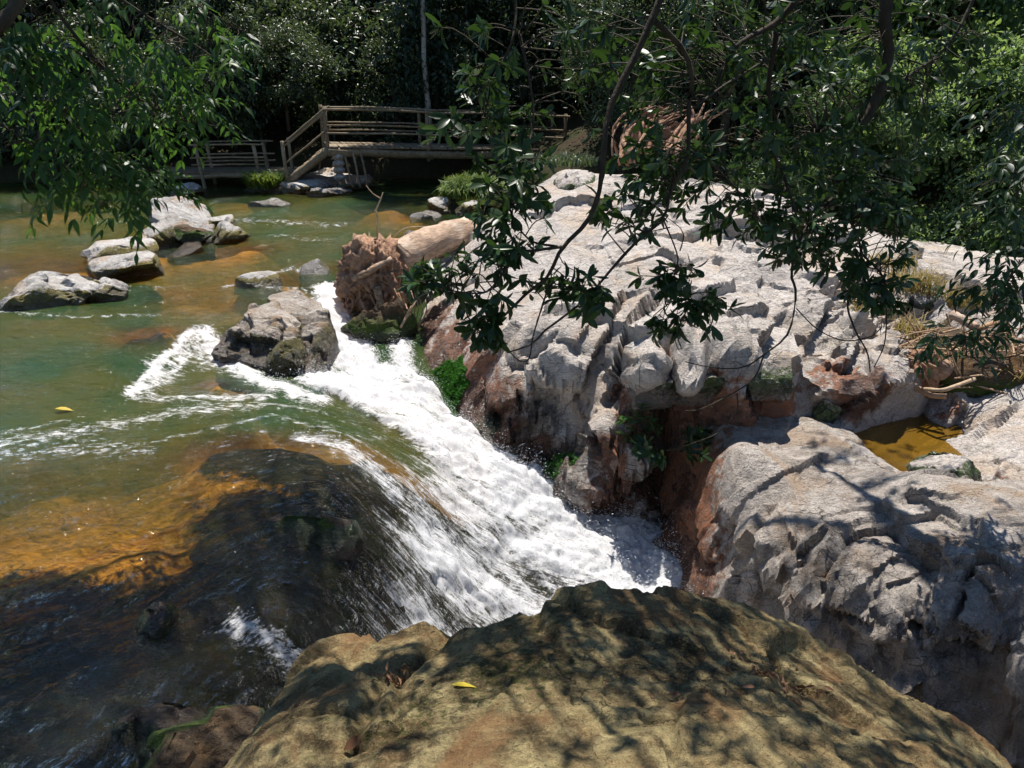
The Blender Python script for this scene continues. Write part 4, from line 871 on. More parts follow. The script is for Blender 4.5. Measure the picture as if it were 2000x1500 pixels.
# stairs
S0 = np.array((-5.75, 20.15, 0.22)); S1 = A + (0.02, 0, -.06)
for o3 in (np.zeros(3), np.array((-.1, .95, 0))):
    bpart("stringer", [S0 + o3, S1 + o3], .10, seed=sd, wob=.03); sd += 1
    for h in (.86, .78, .36):
        bpart("stair_rail", [S0 + o3 + (.02, -.04, h + .12), S1 + o3 + (0, -.04, h + .12)], .022, seed=sd, wob=.012); sd += 1
    bpart("post", [S0 + o3 + (.0, -.03, -.2), S0 + o3 + (-.03, -.03, 1.02)], .045, seed=sd, n=5); sd += 1
tr = box_mesh("step", 0.26, 0.95, 0.05)
for i in range(5):
    q = S0 + (S1 - S0) * ((i + .6) / 5.2) + (0, .48, .05)
    link("step", tr, M_WOOD, parent=br, loc=tuple(q - np.array(br.location)))
# post with a row of slats behind it at the head of the stairs, pillar and props
for k in range(5): bpart("slat", [A + off * 0.15 * (k + .5) + (.04, 0, .0), A + off * 0.15 * (k + .5) + (.04, 0, .9)], .022, seed=sd, n=4); sd += 1
for k in range(4):
    V, F = ICO[3]; R_ = rs(300 + k); V = V * (.15, .15, .10) * (1 + .08 * fbm(V * 2 + k, 2, k))[:, None]
    me = mesh_np("pillar_stone", V, F); link("pillar_stone", me, M_RIVER_ROCK, parent=br, loc=tuple(np.array((-4.40, 20.1, .87 - .17 * k)) - np.array(br.location)))
for dx in (.25, .42, .62): bpart("prop", [(-4.45 + dx, 20.1, .95), (-4.35 + dx * 1.1, 20.05, .1)], .028, seed=sd, n=4, wob=.05); sd += 1
# low walkway on the left
for yy in (20.6, 21.4):
    bpart("walkway_beam", [(-9.4, yy, .30), (-7.4, yy, .33), (-5.6, yy - .05, .36)], .07, seed=sd, wob=.03); sd += 1
    for x in (-8.1, -6.6): bpart("post", [(x + .05, yy - .05, -.15), (x - .05, yy - .05, 1.13)], .05, seed=sd, n=5); sd += 1
    for h in (1.10, .78, .60): bpart("rail", [(-8.3, yy - .1, h), (-7.2, yy - .1, h + .02), (-6.35, yy - .1, h + .02)], .022, seed=sd, wob=.014); sd += 1
wp = box_mesh("plank", 0.15, .95, 0.045, seed=3)
for i in range(22): link("plank", wp, M_WOOD, parent=br, loc=tuple(np.array((-9.3 + i * .168, 21.0, .41)) - np.array(br.location)))

# -- stranded stump with its root ball
st = empty("stranded_stump", tuple(P(720, 630, z=-.2)), label="uprooted log with a reddish root ball stranded at the head of the torrent", cat="stump")
so = np.array(st.location)
def spart(name, path, r, mat=M_ROOT, **k): return part_tube(name, np.asarray(path, float) - so, r, mat, st, **k)
La, Lb = P(765, 512, Y=10.95), P(915, 452, Y=12.5)
n = 18; pts = curve_pts([La, (La + Lb) / 2 + (0, 0, .05), Lb], n); rad = np.interp(np.linspace(0, 1, n), [0, .15, .6, 1], [.30, .27, .25, .22])
mb = MB(); V, F = tube(pts, rad, 22, caps=True)
V = V + 0.055 * np.stack([fbm(V * (3, 3, 6) + 3 * k, 5, 5 + k) for k in range(3)], 1); mb.add(V - so, F); link("log", mb.build("log"), M_LOG, parent=st)
V, F = ICO[5]; d = fbm(V * 1.7, 3, 31); V0 = V.copy()
V = V * (.47, .37, .64) * (1 - .08 + .2 * d + .11 * (np.abs(fbm(V0 * 3.6, 4, 33)) - .25) * 2)[:, None]
f1_, f2_, *_r = worley(V0 * 4.2, 38); V = V * (1 - .30 * np.exp(-(f1_ / .33) ** 2))[:, None] + V0 * (0.08 * fbm(V0 * 9, 5, 36, .65, True))[:, None]
cb = P(728, 548, Y=10.75); link("root_mass", mesh_np("root_mass", V + cb - so, F), M_ROOT, parent=st)
R_ = rs(71)
EL = np.array((.42, .32, .58))
for k in range(70):
    d0 = R_.normal(size=3); d0[1] = -abs(d0[1]); d0 /= np.linalg.norm(d0); d0[2] = min(d0[2], .35)
    tg = np.cross(d0, R_.normal(size=3)); tg[2] -= .6; tg -= d0 * (tg @ d0); tg /= np.linalg.norm(tg)
    arc = R_.uniform(.5, 1.3); pts = []
    for s_ in np.linspace(0, 1, 6):
        dd = d0 * math.cos(arc * s_) + tg * math.sin(arc * s_); pts.append(cb + dd * EL * (1.0 + .10 * math.sin(s_ * 3.1) + R_.normal() * .04))
    spart("root", pts, R_.uniform(.014, .045), r2=R_.uniform(.008, .02), seed=400 + k, rough=.15, n=14, wob=.07, sides=7)
for k in range(14):
    x = R_.uniform(675, 800); p0 = P(x, R_.uniform(560, 600), Y=10.35); spart("root", [p0, p0 + R_.normal(size=3) * .08 + (0, -.05, -.22), p0 + R_.normal(size=3) * .14 + (0, -.05, -.5)], R_.uniform(.012, .03), r2=.006, seed=480 + k, n=9, wob=.06, rough=.12, sides=6)
spart("root", [P(690, 545, Y=10.4), P(720, 530, Y=10.35), P(765, 505, Y=10.5)], .055, seed=444, r2=.04, mat=M_LOG)
spart("root", [P(735, 560, Y=10.35), P(745, 600, Y=10.3), P(742, 640, Y=10.2)], .06, seed=445, r2=.045, mat=M_LOG)
spart("twig", [P(737, 460, Y=10.8), P(738, 430, Y=10.8), P(733, 410, Y=10.8)], .016, seed=446, mat=M_DRY, n=6)
spart("twig", [P(733, 412, Y=10.8), P(742, 392, Y=10.8), P(748, 376, Y=10.8)], .012, seed=447, mat=M_DRY, n=5, r2=.006)
spart("twig", [P(745, 388, Y=10.8), P(728, 378, Y=10.8), P(715, 362, Y=10.8)], .010, seed=448, mat=M_DRY, n=5, r2=.004)
spart("twig", [P(765, 468, Y=10.9), P(790, 446, Y=11.0), P(830, 442, Y=11.2)], .010, seed=449, mat=M_DRY, n=7, r2=.005)
for k in range(7): spart("twig", [P(775 + 9 * k, 560 + 4 * k, Y=10.2), P(790 + 7 * k, 610, Y=10.1), P(785 + 4 * k, 655, Y=10.0)], .008, seed=460 + k, mat=M_DRY, n=6, wob=.05)
spart("twig", [P(812, 585, Y=10.0), P(782, 640, Y=9.7)], .02, seed=470, mat=M_DRY, n=4)

# -- driftwood heap on the right bank
def drift(path, r, label, r2=None, mat=M_DRY, seed=0):
    a = np.asarray(path, float); o = part_tube("driftwood_log", a - a[0], r, mat, None, sides=14, seed=seed, rough=.05, n=12, wob=.05, r2=r2)
    o.location = tuple(a[0]); return tag(o, label, "driftwood", "driftwood heap on the right bank")
drift([P(1858, 612, Y=9.2), P(1905, 645, Y=8.9)], .055, "short reddish log pointing up out of the driftwood heap", mat=M_LOG, seed=1)
drift([P(1905, 646, Y=9.0), P(1930, 634, Y=9.0), P(1960, 620, Y=9.2)], .035, "thin bare branch leaning right above the driftwood heap", seed=2)
drift([P(1832, 726, Y=8.0), P(1880, 700, Y=8.5), P(1935, 690, Y=8.9)], .12, "thick log with a cut end facing out of the driftwood heap", mat=M_LOG, seed=3)
drift([P(1850, 690, Y=8.5), P(1890, 712, Y=8.3), P(1930, 738, Y=8.1)], .10, "orange brown log lying across the driftwood heap", mat=M_LOG, seed=4)
drift([P(1935, 648, Y=9.3), P(1970, 660, Y=9.2), P(2040, 690, Y=9.0)], .14, "grey bleached trunk at the right rim of the driftwood heap", mat=M_PALEBARK, seed=5)
drift([P(1770, 742, Y=8.0), P(1810, 770, Y=7.8), P(1850, 772, Y=7.7)], .03, "thin stick lying below the driftwood heap beside the slab", seed=6)
drift([P(1800, 760, Y=7.8), P(1850, 765, Y=7.6), P(1900, 740, Y=7.8)], .022, "forked thin stick at the front of the driftwood heap", seed=7)
V, F = ICO[5]; V0 = V.copy(); V = V * (.24, .2, .3) * (1 + .25 * fbm(V0 * 2.2, 3, 81) + .15 * (np.abs(fbm(V0 * 4.5, 4, 83)) - .2))[:, None]
link("root_clump", mesh_np("root_clump", V, F), M_ROOT, label="knotted reddish root clump at the left end of the driftwood heap", cat="driftwood", group="driftwood heap on the right bank", loc=tuple(P(1800, 728, Y=8.2)))
mb = MB(); R_ = rs(91)
for k in range(230):
    c = P(R_.uniform(1775, 2040), R_.uniform(650, 765), Y=R_.uniform(8.0, 9.0)); dv = R_.normal(size=3) * (.32, .15, .16)
    mb.tube(curve_pts([c - dv, c + R_.normal(size=3) * .07, c + dv], 6), R_.uniform(.004, .013), 4, caps=False)
link("twig_tangle", mb.build("twig_tangle"), M_DRY, kind="stuff", label="tangle of dry twigs and roots in the driftwood heap", cat="twigs")
# bank under the heap
rock_px("boulder", (1760, 640, 2060, 790), 101, "brown earthy bank rock under the driftwood heap", z=-.45, depth=1.4, mat=M_DARK, sink=.3, amp=.6)

# -- upturned roots behind the outcrop
rt = empty("upturned_roots", tuple(P(1260, 310, Y=15.2)), label="tangle of reddish upturned tree roots behind the top of the outcrop", cat="roots"); ro = np.array(rt.location)
R_ = rs(95)
for k in range(30):
    u0 = R_.uniform(1190, 1330); a = P(u0, R_.uniform(295, 325), Y=15.0 + R_.uniform(-.3, .4)); b = P(u0 + R_.uniform(-10, 60), R_.uniform(225, 270), Y=15.4); c = P(u0 + R_.uniform(40, 110), R_.uniform(195, 250), Y=15.8)
    part_tube("root", np.array([a, b, c]) - ro, R_.uniform(.02, .075), M_ROOT, rt, sides=6, seed=500 + k, n=9, wob=.16, r2=.015, rough=.1)
V, F = ICO[5]; V0 = V.copy(); V = V * (.55, .35, .3) * (1 + .3 * fbm(V0 * 2.2, 4, 85))[:, None]; link("root_plate", mesh_np("root_plate", V + P(1290, 265, Y=15.9) - ro, F), M_ROOT, parent=rt)

# ------------------------------------------------------------------ vegetation
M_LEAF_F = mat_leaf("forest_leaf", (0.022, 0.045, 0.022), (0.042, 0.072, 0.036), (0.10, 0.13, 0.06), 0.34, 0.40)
M_LEAF_B = mat_leaf("sunlight_painted_leaf", (0.085, 0.155, 0.08), (0.14, 0.22, 0.105), (0.22, 0.29, 0.10), 0.55, 0.42)  # brighter leaf copy: sunlight on the right slope put into the colour
M_LEAF_R = mat_leaf("dark_glossy_leaf", (0.014, 0.036, 0.012), (0.024, 0.056, 0.017), (0.06, 0.12, 0.026), 0.22, 0.40, 0.35)
M_LEAF_L = mat_leaf("hanging_leaf", (0.020, 0.062, 0.018), (0.036, 0.095, 0.024), (0.09, 0.18, 0.033), 0.40, 0.42, 0.35)
M_GRASS = mat_leaf("grass_blade", (0.07, 0.13, 0.025), (0.12, 0.19, 0.04), (0.22, 0.26, 0.06), 0.35, 0.5, 0.3)
M_STRAW = mat_leaf("dry_grass", (0.25, 0.17, 0.06), (0.34, 0.25, 0.10), (0.18, 0.17, 0.05), 0.3, 0.6, 0.2)
M_MOSS = mat_leaf("bright_moss", (0.030, 0.13, 0.02), (0.05, 0.19, 0.025), (0.09, 0.24, 0.03), 0.3, 0.5, 0.3)

def frames(axis, nrm):
    """rows of orthonormal bases: columns = side, along, normal"""
    a = axis / (np.linalg.norm(axis, axis=1)[:, None] + 1e-9)
    s = np.cross(a, nrm); s /= np.linalg.norm(s, axis=1)[:, None] + 1e-9
    n = np.cross(s, a)
    return np.stack((s, a, n), 2)
def scatter(leafV, leafF, pos, B, size, rnd, name):
    V = np.einsum('nij,kj->nki', B, leafV) * np.asarray(size)[:, None, None] + pos[:, None]
    k = len(leafV)
    F = (np.arange(len(pos))[:, None, None] * k + np.asarray(leafF)[None]).reshape(-1, len(leafF[0]))
    me = mesh_np(name, V.reshape(-1, 3), F)
    fattr(me, 'rnd', np.repeat(rnd, k)); return me
RHOMB = (np.array(((0, 0, 0), (.21, .45, .07), (0, 1, -.10), (-.21, .45, .07))), np.array(((0, 1, 2), (0, 2, 3))))
def leaf_shape(widths, fold=0.12, droop=0.22, wave=0.0):
    n = len(widths); V = []; F = []
    for i, wd in enumerate(widths):
        y = i / (n - 1); z = -droop * y * y
        V += [(-wd, y, z + fold * wd * 2 + wave * math.sin(i * 2.1)), (0, y, z), (wd, y, z + fold * wd * 2 - wave * math.sin(i * 1.7))]
    for i in range(n - 1):
        a = i * 3
        F += [(a, a + 1, a + 4), (a, a + 4, a + 3), (a + 1, a + 2, a + 5), (a + 1, a + 5, a + 4)]
    return np.array(V), np.array(F)
OBOVATE = leaf_shape((0.012, .10, .17, .18, .06), .14, .20)
POINTED = leaf_shape((0.012, .14, .16, .09, .004), .16, .28)

def crown_mesh(name, seed, R, n_leaf, n_clump, size, droop=0.3, hollow=0.55, flat=0.75):
    R_ = rs(seed)
    d = R_.normal(size=(n_clump, 3)); d /= np.linalg.norm(d, axis=1)[:, None]
    rad = hollow + (1 - hollow) * R_.rand(n_clump) ** 0.6
    bump = 1 + 0.28 * fbm(d * 1.6 + seed, 2, seed % 40)
    c = d * (rad * bump)[:, None] * R
    cr = R_.uniform(.16, .34, n_clump) * float(np.mean(R)); crnd = R_.rand(n_clump)
    i = R_.randint(0, n_clump, n_leaf)
    o = R_.normal(size=(n_leaf, 3)) * .5; o[:, 2] *= flat
    pos = c[i] + o * cr[i][:, None]
    out = pos / R; out /= np.linalg.norm(out, axis=1)[:, None] + 1e-9
    nrm = out * .5 + np.array((0, 0, .7)) + R_.normal(size=(n_leaf, 3)) * .55
    ax = R_.normal(size=(n_leaf, 3)) + out * .6 - np.array((0, 0, droop))
    sz = size * R_.uniform(.6, 1.3, n_leaf)
    return scatter(RHOMB[0], RHOMB[1], pos, frames(ax, nrm), sz, np.clip(.55 * crnd[i] + .45 * R_.rand(n_leaf), 0, .999), name)
def trunk_mesh(name, seed, h, r, R, spread=0.35):
    R_ = rs(seed); mb = MB()
    lean = R_.normal(size=2) * .25
    top = np.array((lean[0], lean[1], h))
    pts = curve_pts([(0, 0, -.6), (R_.normal() * .08, R_.normal() * .08, h * .35), top * (1, 1, .7), top], 12)
    mb.tube(pts, np.linspace(r, r * .35, 12), 8, seed=seed, rough=.06)
    for k in range(7):
        p0 = pts[4 + k % 7]; th = R_.uniform(0, 6.28); e = p0 + np.array((math.cos(th) * R[0] * .75, math.sin(th) * R[1] * .75, R[2] * R_.uniform(.15, .5)))
        mb.tube(curve_pts([p0, (p0 + e) / 2 + (0, 0, .25), e], 7), np.linspace(r * .4, r * .08, 7), 5, caps=False)
    return mb.build(name)
# prototypes: crown mesh, crown centre height, trunk mesh
PROTO = {}
def proto(key, seed, R, cz, h, r, n, clumps, size, droop, hollow=.5):
    PROTO[key] = (crown_mesh("crown", seed, np.array(R), n, clumps, size, droop, hollow), cz, trunk_mesh("trunk", seed + 1, h, r, R))
proto('tall_a', 101, (2.5, 2.3, 3.3), 4.6, 7.2, .17, 21000, 110, .135, .3)
proto('tall_b', 111, (2.2, 2.4, 3.8), 5.2, 8.4, .14, 21000, 95, .15, .8)
proto('tall_c', 121, (2.8, 2.4, 2.8), 5.4, 7.4, .20, 20000, 75, .13, .2)
proto('bush_a', 131, (1.5, 1.3, 1.3), 1.2, 1.9, .06, 13000, 70, .11, .3)
proto('bush_b', 141, (1.3, 1.2, 1.7), 1.5, 2.5, .05, 13000, 60, .12, .7)
def plant_tree(name, key, x, y, s, rz, mat, label, cat, group, z=None, sz=1.0):
    z = float(ground_z(np.array([x]), np.array([y]))[0]) - .1 if z is None else z
    root = empty(name, (x, y, z), label=label, cat=cat, group=group)
    root.rotation_euler = (0, 0, rz); root.scale = (s, s, s * sz)
    cm, cz, tm = PROTO[key]
    for nm, me, loc in (("crown", cm, (0, 0, cz)), ("trunk", tm, (0, 0, 0))):
        o = bpy.data.objects.new(nm, me); COL.objects.link(o); o.parent = root; o.location = loc
        if not me.materials: me.materials.append(None)
        o.material_slots[0].link = 'OBJECT'; o.material_slots[0].material = mat if nm == "crown" else M_BARK
    return root
RR = random.Random(4)
keys = ('tall_a', 'tall_b', 'tall_c')
def zone_label(what, x, row):
    for lim, w_ in ((-12.5, "above the far left bank"), (-8.5, "behind the low walkway"), (-4.5, "behind the footbridge stairs"), (-0.5, "behind the middle of the footbridge"), (99, "behind the right end of the footbridge")):
        if x < lim: return "%s %s, %s" % (what, w_, ("front row", "second row", "rear row")[row])
L_BACK = "dense dark tree in the forest wall behind the footbridge"
for row, (yy, stp) in enumerate(((26.0, 2.6), (29.5, 2.9), (34.0, 3.6))):
    x = -19.0
    while x < 6 + row * 1.5:
        if not (row == 0 and -6.8 < x < -5.0):
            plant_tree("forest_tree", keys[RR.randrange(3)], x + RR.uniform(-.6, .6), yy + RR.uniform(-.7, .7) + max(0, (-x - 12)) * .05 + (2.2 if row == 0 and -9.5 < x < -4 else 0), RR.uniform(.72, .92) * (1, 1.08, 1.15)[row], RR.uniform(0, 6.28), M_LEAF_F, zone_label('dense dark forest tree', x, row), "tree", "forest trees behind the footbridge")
        x += stp * RR.uniform(.85, 1.15)
L_BANKB = "leafy dark green bush on the far bank behind the walkway"
for x, y, s, k in ((-17.5, 22.4, 1.1, 'bush_a'), (-15.6, 22.2, 1.0, 'bush_b'), (-13.9, 22.5, 1.2, 'bush_a'), (-12.2, 22.3, 1.1, 'bush_b'), (-10.4, 22.8, 1.2, 'bush_a'), (-3.2, 23.4, 1.0, 'bush_b'), (-.6, 23.6, 1.1, 'bush_a')):
    plant_tree("bush", k, x, y, s, RR.uniform(0, 6.28), M_LEAF_F, "leafy dark bush on the far bank " + ("at the left picture edge" if x < -14.5 else "under the drooping left branch" if x < -11.5 else "behind the low walkway" if x < -5 else "behind the footbridge deck left of the pale trunk" if x < -2 else "behind the footbridge deck right of the pale trunk"), "bush", "bushes on the far bank")
for x, y, z, s, k, lb in ((-7.6, 22.0, 1.5, 1.1, 'bush_b', "sunlit pale green tree leaning over the low walkway"), (-6.2, 22.4, 1.8, .9, 'bush_a', "sunlit bush above the head of the footbridge stairs"), (-1.6, 23.4, 1.4, .8, 'bush_a', "sunlit bush beside the thin pale trunk"), (-8.9, 22.1, 1.3, .8, 'bush_a', "small sunlit bush left of the leaning pale green tree"), (-7.0, 21.7, 2.6, .6, 'bush_a', "sunlit leaf clump hanging above the gap before the stairs")):
    plant_tree("bank_tree", k, x, y, s, RR.uniform(0, 6.28), M_LEAF_F, lb, "tree", "sunlit growth over the footbridge", z=z)
for k in range(26):
    x = -18 + k * 1.05 + RR.uniform(-.4, .4); y = (25.0, 27.6, 30.8)[k % 3] + RR.uniform(-.4, .4)
    plant_tree("undergrowth_bush", ('bush_a', 'bush_b')[k % 2], x, y, RR.uniform(1.3, 1.9), RR.uniform(0, 6.28), M_LEAF_F, zone_label("dark undergrowth bush", x, k % 3), "bush", "undergrowth in the forest")
# right: the wooded slope beyond the outcrop
L_R1 = "tree on the wooded slope beyond the rock outcrop"; L_R2 = "sunlit green tree on the hillside at the far right"; L_R3 = "sunlit bush at the edge of the pale slabs on the right"
for x, y, s, k in ((2.6, 18.4, .62, 'tall_a'), (4.6, 17.6, .62, 'tall_c'), (6.6, 19.2, .7, 'tall_b'), (3.8, 21.0, .9, 'tall_b'), (6.4, 22.0, 1.0, 'tall_a'), (8.8, 21.5, 1.0, 'tall_c')):
    plant_tree("slope_tree", k, x, y, s, RR.uniform(0, 6.28), M_LEAF_F, "dark tree on the slope beyond the outcrop " + ("behind the upturned roots" if x < 3.2 else "right of the upturned roots" if x < 4.7 else "above the outcrop's right shoulder") + ("" if y < 19.5 else ", higher up"), "tree", "trees on the slope beyond the outcrop")
for x, y, s, k in ((11.5, 24.0, 1.0, 'tall_a'), (14.5, 25.5, 1.1, 'tall_c'), (10.2, 26.5, 1.2, 'tall_b'), (13.5, 28.0, 1.3, 'tall_a'), (17.5, 27.0, 1.3, 'tall_c'), (16.5, 33.0, 1.4, 'tall_b'), (21.5, 33.5, 1.4, 'tall_a'), (12.0, 33.5, 1.4, 'tall_c'), (26, 36, 1.5, 'tall_c'), (20.5, 24.0, 1.2, 'tall_b'), (8, 32, 1.4, 'tall_a'), (20, 26.5, 1.1, 'tall_a')):
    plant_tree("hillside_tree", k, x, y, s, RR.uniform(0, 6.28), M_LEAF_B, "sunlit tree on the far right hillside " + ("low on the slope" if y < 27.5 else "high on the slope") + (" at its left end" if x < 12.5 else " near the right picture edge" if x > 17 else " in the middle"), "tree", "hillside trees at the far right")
for x, y, s, k in ((7.9, 14.6, .9, 'bush_a'), (14.0, 20.0, 1.9, 'bush_a'), (9.5, 18.8, 1.7, 'bush_b'), (16.5, 22.5, 2.0, 'bush_b'), (12.0, 21.5, 2.0, 'bush_b'), (9.6, 14.2, 1.0, 'bush_b'), (9.0, 16.2, 1.2, 'bush_a'), (11.2, 15.8, 1.3, 'bush_b'), (10.6, 12.9, .9, 'bush_a'), (12.9, 14.4, 1.2, 'bush_a'), (7.0, 16.4, 1.0, 'bush_b'), (12.4, 17.8, 1.5, 'bush_a'), (5.2, 15.9, .8, 'bush_a')):
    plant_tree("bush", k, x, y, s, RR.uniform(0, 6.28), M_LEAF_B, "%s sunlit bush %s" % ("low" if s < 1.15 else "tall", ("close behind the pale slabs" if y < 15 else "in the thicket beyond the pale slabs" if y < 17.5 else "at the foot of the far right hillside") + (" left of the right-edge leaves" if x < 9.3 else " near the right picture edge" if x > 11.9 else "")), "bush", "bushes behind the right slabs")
# thin pale trunk behind the bridge
a = [P(838, 218, Y=22.4), P(831, 150, Y=22.4), P(827, 60, Y=22.5), P(824, -30, Y=22.5), P(830, -160, Y=22.7)]
tt = empty("slender_tree", tuple(a[0] + np.array((0, 0, -1.3))), label="slender tree with a thin pale trunk behind the footbridge", cat="tree"); to = np.array(tt.location)
part_tube("trunk", np.array([a[0] + np.array((0, 0, -1.3))] + a) - to, .085, M_PALEBARK, tt, n=16, r2=.05, wob=.05)
o = link("crown", PROTO['bush_b'][0], None, parent=tt, loc=tuple(a[-1] - to + np.array((0, 0, .9)))); o.material_slots[0].link = 'OBJECT'; o.material_slots[0].material = M_LEAF_F

# ---- near trees that hang over the scene
def rosette_leaves(R_, c, axis, n, size, spread=(.55, 1.25)):
    a = axis / np.linalg.norm(axis); u = np.cross(a, (0.3, 0.2, 1.0)); u /= np.linalg.norm(u); v = np.cross(a, u)
    out = []
    for k in range(n):
        th = k * 2.4 + R_.uniform(-.3, .3); sp = R_.uniform(*spread)
        d = a * math.cos(sp) + (u * math.cos(th) + v * math.sin(th)) * math.sin(sp)
        d = d + np.array((0, 0, -.28)); d /= np.linalg.norm(d)
        nrm = a + np.array((0, 0, .5)) + R_.normal(size=3) * .2
        out.append((c - a * R_.uniform(0, .05), d, nrm, size * R_.uniform(.45, 1.25)))
    return out
def frond_leaves(R_, c, axis, n, size):
    a = axis / np.linalg.norm(axis); side = np.cross(a, (0, 0, 1.0)); side /= np.linalg.norm(side) + 1e-9; up = np.cross(side, a)
    Lr = size * 2.3; out = []
    for k in range(n):
        s = (k // 2 + .6) / (n / 2); sg = 1 if k % 2 else -1
        p = c + a * Lr * s + np.array((0, 0, -.35 * Lr * s * s))
        d = a * .75 + side * sg * (.85 if k < n - 1 else .0) + np.array((0, 0, -.45)) + R_.normal(size=3) * .12
        out.append((p, d / np.linalg.norm(d), up + R_.normal(size=3) * .25, size * R_.uniform(.75, 1.1) * (1 - .2 * abs(s - .5))))
    return out
def hanging_tree(name, label, base, trunk, limbs, branches, blobs, canopy, kind, size, leaf, mat, seed, n_single=300, dens=1.25):
    R_ = rs(seed); root = empty(name, base, label=label, cat="tree"); ro = np.array(base, float)
    part_tube("trunk", np.array(trunk) - ro, .24, M_BARK, root, sides=12, n=16, r2=.15, rough=.05, wob=.08)
    samples = []
    for pth, r0, r1 in limbs:
        pts = curve_pts(pth, 18); samples.append(pts); part_tube("limb", pts - ro, r0, M_BARK, root, n=18, r2=r1, wob=.03, seed=seed + len(samples))
    for pth, r0, r1 in branches:
        q = np.array([P(u, v, Y=Y) for u, v, Y in pth]); pts = curve_pts(q, 26); samples.append(pts)
        part_tube("branch", pts - ro, r0 * .55, M_BARK, root, n=26, r2=r1 * .7, wob=.025, seed=seed + len(samples), sides=7, rough=.1)
    S = np.vstack(samples); twigs = MB(); L = []
    def add(c, n):
        j = np.argmin(((S - c) ** 2).sum(1) + R_.rand(len(S)) * .05); s = S[j]; dv = c - s; ln = np.linalg.norm(dv) + 1e-6
        if ln > 1.6: s = c - dv / ln * .5; dv = c - s; ln = .5
        m = (s + c) / 2 + R_.normal(size=3) * .10 * min(ln, .6) + np.array((0, 0, .12 * ln))
        tip_dir = (c - m) / (np.linalg.norm(c - m) + 1e-9) + R_.normal(size=3) * .35
        twigs.tube(curve_pts([s, m, c], 6), np.linspace(.0035 + .003 * ln, .0022, 6), 4, caps=False)
        new = rosette_leaves(R_, c, tip_dir, n, size) if kind == 'rosette' else frond_leaves(R_, c, tip_dir * (1, 1, .4) + np.array((0, 0, -.25)), n, size)
        L.extend(new)
    for (u, v, ru, rv, cnt, Y, dY) in blobs:
        for _ in range(int(cnt * dens)):
            g = np.clip(R_.normal(size=2) * .5, -1.1, 1.1); add(P(u + g[0] * ru, v + g[1] * rv, Y=Y + R_.uniform(-dY, dY)), R_.randint(6, 10))
    n_view = len(L)
    for (cx, cy_, cz, rx, ry, rz_, cnt) in canopy:
        for _ in range(cnt // 12):
            g = np.clip(R_.normal(size=3) * .6, -1.2, 1.2); cc = np.array((cx + g[0] * rx, cy_ + g[1] * ry, cz + g[2] * rz_))
            for __ in range(12): add(cc + R_.normal(size=3) * (.20, .16, .12), R_.randint(7, 10))
    pos = np.array([l[0] for l in L]); B_ = frames(np.array([l[1] for l in L]), np.array([l[2] for l in L])); sz = np.array([l[3] for l in L]); rnd = R_.rand(len(L)) * .999
    B_ = B_.copy(); B_[:, :, 0] *= R_.uniform(.7, 1.15, len(L))[:, None]; B_[:, :, 2] *= R_.uniform(-.4, 2.2, len(L))[:, None]
    # the leaves that show largest are objects of their own
    idx = np.arange(n_view); big = np.argsort(-(sz[:n_view] / np.linalg.norm(pos[:n_view] - (0, 0, CAM_Z), axis=1)))
    xc = pos[:n_view, 0] / pos[:n_view, 1]; el = (pos[:n_view, 2] - CAM_Z) / pos[:n_view, 1]
    inv = (np.abs(xc) < .70) & (el < .06); big = [i for i in big if inv[i]][:n_single]
    me = mesh_np("leaf", leaf[0], leaf[1]); me.materials.append(mat)
    from mathutils import Matrix
    for i in big:
        o = bpy.data.objects.new("leaf", me); COL.objects.link(o); o.parent = root
        M4 = Matrix.Identity(4)
        for r in range(3):
            for c in range(3): M4[r][c] = B_[i, r, c] * sz[i]
            M4[r][3] = pos[i, r] - ro[r]
        o.matrix_local = M4
    rest = np.ones(len(L), bool); rest[big] = False
    link("foliage", scatter(leaf[0], leaf[1], pos[rest] - ro, B_[rest], sz[rest], rnd[rest], "foliage"), mat, parent=root, kind="stuff")
    tm = twigs.build("twigs"); tm.transform(__import__('mathutils').Matrix.Translation(tuple(-ro))); link("twigs", tm, M_BARK, parent=root, kind="stuff")
    return root

